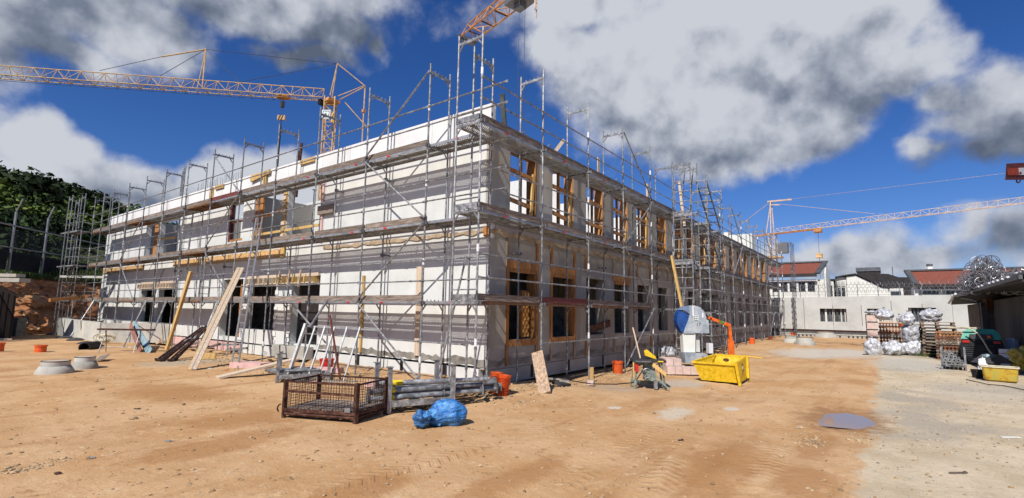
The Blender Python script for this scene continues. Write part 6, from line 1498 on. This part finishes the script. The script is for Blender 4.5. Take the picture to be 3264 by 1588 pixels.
# ---------------------------------------------------------------- left: container, bank, fence, wooded hill
ct = thing('container', 'black-brown site container with a sloping top cut by the left edge', 'container', (0, 0, 0))
g0 = onground(34, 1084); g1 = g0-RV*3.5; dv = Vector((g0.x-CAM.x, g0.y-CAM.y, 0)).normalized()*2.6-RV*.35
zt_ = 1.8+(966-945)/F0*(g0-CAM).length
def cl(p, z): return (p.x, p.y, z)
MB().prism([cl(g0, .08), cl(g1, .08), cl(g1, zt_+.75), cl(g0-RV*.78, zt_+.32), cl(g0, zt_-.05)], dv).build('body', M_contain, ct)
MB().prism([cl(g0+RV*.04, 0), cl(g1, 0), cl(g1, .078), cl(g0+RV*.04, .078)], dv).build('skid', M_pale, ct)
for k in range(10): a = g0-RV*(.08+.3*k)-FV*.02; MB().box((a.x-.02, a.y-.02, .1), (a.x+.02, a.y+.02, min(zt_-.1+.3*k*.3, zt_+.5))).build('rib', M_contain, ct)
MB().prism([cl(g0+RV*.06, zt_-.04), cl(g0-RV*.78, zt_+.34), cl(g1, zt_+.78), cl(g1, zt_+.84), cl(g0-RV*.78, zt_+.40), cl(g0+RV*.06, zt_+.03)], dv).build('roof', M_browndk, ct)
q = onground(50, 1072); tag(MB().obox((q.x, q.y, .5), (.5, .5, 1.0), (0, 0, .6)).build('crate', M_dirtconc), 'brown box standing right behind the black container', 'crate')
q = onground(64, 1066); tag(MB().path([q+Z*1.1+RV*-.5, q+Z*1.35, q+Z*1.0+RV*.35, q+Z*.3+RV*.4, q+RV*.4], .05, 7).build('drain_hose', M_darkgrey), 'dark hose arching down beside the black container', 'hose')
f1 = onground(115, 1048); tag(MB().bar(f1, atd(140, 1014, (f1-CAM).length+.5), .2, .06).build('board', M_toe), 'grey board leaning on the red earth bank', 'board')
tag(MB().bar(atd(158, 957, 34), atd(268, 948, 35.5), .10, .16).build('long_board', M_wood), 'long orange board lying across the red earth bank', 'board')
def bank():
    base = [(-60, 2), (-30, 15), (-13, 24), (-5, 29.5), (-1.5, 32.2), (1.5, 34.4), (6, 37), (14, 41), (40, 50), (80, 60)]
    P2 = [Vector(p) for p in base]; pts = []
    for a, b_ in zip(P2[:-1], P2[1:]):
        n = max(4, int((b_-a).length/.35)) if a.x > -16 and a.x < 8 else 6
        for k in range(n): pts.append(a.lerp(b_, k/n))
    pts.append(P2[-1]); rows = 26; V = []; U = []
    for i, p in enumerate(pts):
        t = (pts[min(i+1, len(pts)-1)]-pts[max(i-1, 0)]).normalized(); nrm = Vector((-t.y, t.x))
        notch = math.exp(-((p.x+3.3)/.8)**2)
        for j in range(rows):
            v = j/(rows-1); off = 2.9*v**1.15+notch*2.0*v; z = -.3+3.75*v
            q = p+nrm*off; nn = mnoise.noise(Vector((q.x*.8, q.y*.8, z*.9)))*.45+mnoise.noise(Vector((q.x*2.3, q.y*2.3, z*4.5)))*.22+abs(mnoise.noise(Vector((q.x*5, q.y*5, z*9))))*.16
            st_ = .12*math.sin(z*7+mnoise.noise(Vector((q.x*.5, q.y*.5, 0)))*4)
            q = q-nrm*(nn+st_)*(min(1, v*4)); V.append((q.x, q.y, z+.10*mnoise.noise(Vector((q.x, q.y, 8))))); 
    F = []
    for i in range(len(pts)-1):
        for j in range(rows-1): a = i*rows+j; F.append((a, a+rows, a+rows+1, a+1))
    me = bpy.data.meshes.new('earth_bank'); me.from_pydata(V, [], F)
    mm = mat('red_earth', (.50, .21, .085), .95, var=.3, scale=1.3, bump=1.0, bscale=6, c2=(.54, .31, .15)); me.materials.append(mm); add('earth_bank', me, kind='structure')
    # grassy shelf and hill behind
    V = []; F = []; cols_ = 16
    def hz(p, d):
        lat = (p-Vector((CAM.x, CAM.y))).normalized(); az = math.degrees(math.atan2(lat.x*RV.x+lat.y*RV.y, lat.x*FV.x+lat.y*FV.y))
        return az
    offs = [2.6, 3.4, 5, 7, 9, 11, 14, 18, 24, 32, 42, 55, 70, 90, 130, 220]
    for i, p in enumerate(pts):
        t = (pts[min(i+1, len(pts)-1)]-pts[max(i-1, 0)]).normalized(); nrm = Vector((-t.y, t.x))
        for o_ in offs:
            q = p+nrm*o_; lat = q-Vector((CAM.x, CAM.y)); az = math.degrees(math.atan2(lat.x*RV.x+lat.y*RV.y, lat.x*FV.x+lat.y*FV.y))
            slope = .30 if az < -40 else max(.02, .30*(1-(az+40)/22.0))
            z = 3.4+min(o_-2.6, 6)*.28+max(0, min(o_, 75)-10)*slope
            if o_ < 3: z = 3.4
            V.append((q.x, q.y, z+.15*mnoise.noise(Vector((q.x*.4, q.y*.4, 3)))))
    n = len(offs)
    for i in range(len(pts)-1):
        for j in range(n-1): a = i*n+j; F.append((a, a+n, a+n+1, a+1))
    me = bpy.data.meshes.new('hill'); me.from_pydata(V, [], F); me.shade_smooth()
    me.materials.append(mat('grass_ground', (.055, .075, .02), .95, var=.35, scale=1.5, c2=(.16, .15, .06), bump=.5, bscale=8)); add('hill', me, kind='structure')
    rn = random.Random(8); mb = MB(); pr = [stone_mesh('s', None, 60+k) for k in range(4)]
    idx = [i for i, p in enumerate(pts) if -16 < p.x < 8]
    Vb = [v for v in bpy.data.meshes['earth_bank'].vertices]
    for _ in range(1500):
        i = rn.choice(idx); j = rn.randrange(0, rows-2); c = Vb[i*rows+j].co+Vector((rn.uniform(-.2, .2), rn.uniform(-.2, .2), rn.uniform(-.08, .08))); s_ = .03+.14*rn.random()**3; q = rn.choice(pr); n0 = len(mb.v); e = Euler((rn.random()*.5, rn.random()*.5, rn.random()*6)).to_matrix()
        for v in q.v: w = e @ Vector((v[0]*s_*1.5, v[1]*s_, v[2]*s_*.6)); mb.v.append((c.x+w.x, c.y+w.y, c.z+w.z))
        mb.f += [tuple(a+n0 for a in f) for f in q.f]
    o = mb.build('bank_stones', mat('bank_stone', (.38, .20, .09), .95, var=.3, scale=3, c2=(.55, .42, .24)), kind='stuff')
    # grass tufts along the shelf
    gr = MB()
    for _ in range(7000):
        i = rn.choice(idx); p = pts[i]; t = (pts[i+1]-pts[i]).normalized(); nrm = Vector((-t.y, t.x)); o_ = 2.5+rn.random()**1.3*7; q = p+nrm*o_+t*rn.uniform(-.3, .3); z = 3.35+min(o_-2.6, 6)*.28; a = rn.random()*6.28; h = rn.uniform(.15, .5); w = rn.uniform(.03, .07)
        gr.poly([(q.x-w*math.cos(a), q.y-w*math.sin(a), z-.05), (q.x+w*math.cos(a), q.y+w*math.sin(a), z-.05), (q.x+rn.uniform(-.2, .2), q.y+rn.uniform(-.2, .2), z+h)])
    gr.build('grass', M_grass, kind='stuff')
bank()
q = atd(10, 893, 36); tag(MB().obox((q.x, q.y, q.z), (2.2, .6, .2), (0, 0, VIEWROT)).obox((q.x-.1, q.y, q.z+.23), (2.0, .5, .16), (0, 0, VIEWROT)).build('slab_pile', M_conc), 'pale slabs stacked on the grassy bank top at the left edge', 'slabs')
q = atd(270, 883, 38); tag(MB().obox((q.x, q.y, q.z), (2.6, .3, .12), (0, 0, VIEWROT)).build('concrete_kerb', M_conc_l), 'pale kerb piece lying on the bank behind the end scaffold', 'kerb')
q = atd(228, 920, 35); sb = MB(); rn = random.Random(5)
for k in range(500):
    c = Vector((rn.gauss(0, .30), rn.gauss(0, .3), rn.gauss(.2, .42))); a = Vector((rn.gauss(0, 1), rn.gauss(0, 1), rn.gauss(0, 1))).normalized()*.10; b_ = Vector((rn.gauss(0, 1), rn.gauss(0, 1), rn.gauss(0, 1))).normalized()*.07; sb.poly([c, c+a, c+b_])
sb.tube((0, 0, -.9), (0, 0, .2), .03, 5); tag(sb.build('shrub', mat('dry_shrub', (.06, .035, .02), .9, var=.3), loc=tuple(q)), 'small dark dry shrub growing on the red bank', 'shrub')
# fence on the bank
fA = atd(28, 850, 42); fB = atd(260, 858, 50); dF = (fB-fA); fe = thing('security_fence', 'tall dark mesh fence with angled post tops above the red bank at the left', 'fence', (fA.x, fA.y, fA.z))
sp_ = (atd(125, 853, 45.2)-fA).length; uF = dF.normalized(); uF.z = 0
zr = atd(28, 728, 42).z-fA.z
for k in range(-3, 2):
    b_ = uF*(sp_*k); z0_ = dF.z/dF.length*sp_*k
    if k not in (2,) or True:
        ps = MB().tube(b_+Z*(z0_-1.2), b_+Z*(z0_+3.3), .06, 8).build('post', M_fence, fe); MB().tube(b_+Z*(z0_+3.3), b_+Z*(z0_+4.1)+RV*.3, .04, 6).build('post_arm', M_fence, ps)
nF = Vector((uF.y, -uF.x, 0))
for zz_, r_ in ((zr, .05), (zr*.42, .04)): MB().tube(uF*(-4*sp_)+Z*(zz_-.1), uF*(4.6*sp_)+Z*(zz_+.5), r_, 6).build('rail', M_fence, fe)
ms = MB()
for k in range(210): u = -4*sp_+k*8.6*sp_/210; ms.bar(uF*u+Z*.1, uF*u+Z*zr, .012, .012)
for k in range(30): ms.bar(uF*(-4*sp_)+Z*(zr*k/30), uF*(4.6*sp_)+Z*(zr*k/30), .012, .012)
o = ms.build('chain_link', M_screen, fe); o['kind'] = 'stuff'
for k in range(-4, 5):
    a = uF*(sp_*k+.1)+nF*-.12; b_ = uF*(sp_*(k+1)-.1)+nF*-.12; MB().prism([a-Z*.2, b_-Z*.2, b_+Z*(zr*.42), a+Z*(zr*.42)], nF*.03).build('screen', M_screen, fe)

# trees
def crown_mesh(name, m_, seed, w=3.2, h=4.4, n=1500, leaf=.30):
    rn = random.Random(seed); mb = MB(); lobes = []
    for k in range(15):
        a = rn.random()*6.28; el_ = rn.uniform(-.25, 1.0); r_ = rn.uniform(.35, .8); lobes.append((Vector((w*.62*r_*math.cos(a), w*.62*r_*math.sin(a), h*.5+h*.38*el_)), rn.uniform(.26, .42)*w))
    lobes.append((Vector((0, 0, h*.88)), w*.3))
    for _ in range(n):
        c, r_ = rn.choice(lobes); d = Vector((rn.gauss(0, 1), rn.gauss(0, 1), rn.gauss(.15, 1))).normalized(); p = c+d*r_*(rn.random()**.35)
        nn = (d+Vector((rn.gauss(0, .5), rn.gauss(0, .5), rn.gauss(.3, .5)))).normalized(); x_, y_, _ = frame_from(nn); s_ = leaf*rn.uniform(.5, 1.2); a = rn.random()*6.28; X = x_*math.cos(a)+y_*math.sin(a); Y = y_*math.cos(a)-x_*math.sin(a)
        mb.poly([p-X*s_, p-Y*s_*.5, p+X*s_, p+Y*s_*.6])
    return mb.mesh(name, m_)
def trunk_mesh(seed, h=5):
    rn = random.Random(seed); mb = MB().tube((0, 0, -2), (0, 0, h*.75), .22, 8, .10)
    for k in range(6): a = rn.random()*6.28; z = h*rn.uniform(.25, .6); mb.tube((0, 0, z), (1.4*math.cos(a), 1.4*math.sin(a), z+1.5), .08, 5, .03)
    return mb.mesh('trunk', M_bark)
CR = [crown_mesh('crown', M_leaf[k % 3], 20+k, n=1500) for k in range(6)]; TK = [trunk_mesh(k) for k in range(3)]
rn = random.Random(21)
kinds = ['mid green', 'dark green', 'bright yellow green']
def tree(px, py, D, s, k, lab):
    p = atd(px, py, D); t = thing('tree', lab, 'tree', (p.x, p.y, p.z-4.9*s), rn.random()*6.28, 'trees on the wooded hill')
    t.scale = (s, s, s); add('crown', CR[k], t); add('trunk', TK[k % 3], t)
# skyline (top of crown in the photograph) and the masses below it
sky = [(-60, 500, 85), (-15, 545, 82), (30, 548, 84), (75, 540, 80), (112, 548, 86), (150, 572, 90), (190, 568, 92), (225, 580, 95), (265, 592, 95), (300, 610, 98), (330, 628, 100), (365, 640, 100), (400, 655, 102), (435, 648, 104), (470, 668, 106), (505, 690, 108), (560, 705, 112), (-110, 510, 85)]
for i, (px, py, D) in enumerate(sky): tree(px, py, D, 1.35+.25*rn.random(), (1, 0, 1, 4, 1, 0)[i % 6], 'dark tree on the wooded skyline '+['beyond the left edge', 'at the left edge', 'over the first fence post', 'over the gap of the fence posts', 'over the second fence post', 'left of the end scaffold', 'just left of the end scaffold poles', 'above the end scaffold poles', 'right above the end scaffold', 'behind the first scaffold frame', 'behind the second scaffold frame', 'behind the third scaffold frame', 'above the far white parapet end', 'beside the thin gap of the hill', 'low behind the parapet', 'lower still behind the parapet', 'hidden low by the parapet', 'far beyond the left edge'][i])
cnt = 0
for row, (dy, D, s) in enumerate(((42, 76, 1.3), (85, 68, 1.25), (130, 62, 1.2), (180, 57, 1.1), (232, 53, 1.0))):
    for i in range(15):
        px = -110+i*44+22*(row % 2)+rn.uniform(-10, 10); base = np.interp(px, [a[0] for a in sky[:17]], [a[1] for a in sky[:17]])
        py = base+dy+rn.uniform(-12, 12)
        if py > 840 or px > 420+row*8: continue
        k = rn.choice([0, 1, 2, 3, 5, 2]) if row < 2 else rn.choice([1, 4, 0, 3, 1]); cnt += 1
        tree(px, py, D+px*.03, s*rn.uniform(.85, 1.15), k, kinds[k % 3]+' tree, '+ORD[i]+' place from the left in the '+['upper', 'second', 'middle', 'fourth', 'lowest'][row]+' row on the hill')
# small litter on the sand
rn = random.Random(77)
for k, (px, py, m_, nm, lb) in enumerate([(322, 1243, M_darkgrey, 'scrap', 'thin dark strip of scrap lying right of the manhole tops'), (533, 1411, M_alu, 'scrap', 'pale shiny splinter on the sand below the mesh box left'), (1092, 1285, M_darkgrey, 'scrap', 'dark chip on the sand in the shade of the mesh box'),
        (2170, 1408, M_darkgrey, 'scrap', 'small bluish chip on the wheel track below the yellow skip'), (288, 1464, M_alu, 'scrap', 'short silvery chip on the sand at the lower left'), (3220, 1396, M_render, 'foil_strip', 'crumpled white strip on the gravel at the right edge'), (3055, 1513, M_toe, 'twig', 'thin twig on the gravel at the lower right'), (2548, 1358, M_conc_l, 'chip', 'pale flat chip left below the puddle'),
        (668, 1175, M_render, 'paper', 'white paper scrap beside the foot of the white beams'), (722, 1180, M_red, 'can', 'small red and white can near the foot of the ladder'), (436, 1305, M_darkgrey, 'scrap', 'dark speck on the sand right of the pale flat stone')]):
    p = onground(px, py); L = {'scrap': .09, 'foil_strip': .28, 'twig': .22, 'chip': .10, 'paper': .16, 'can': .10}[nm]
    o = MB().obox((0, 0, 0), (L, .022 if nm != 'foil_strip' else .05, .012)).obox((L*.4, .01, .004), (L*.5, .018, .012), (.1, .1, .6)).build(nm, m_); o.location = (p.x, p.y, gz(p.x, p.y)+gnoise(p.x, p.y)+.012); o.rotation_euler = (0, 0, rn.uniform(-.6, .6)+VIEWROT); tag(o, lb, nm.replace('_', ' '))
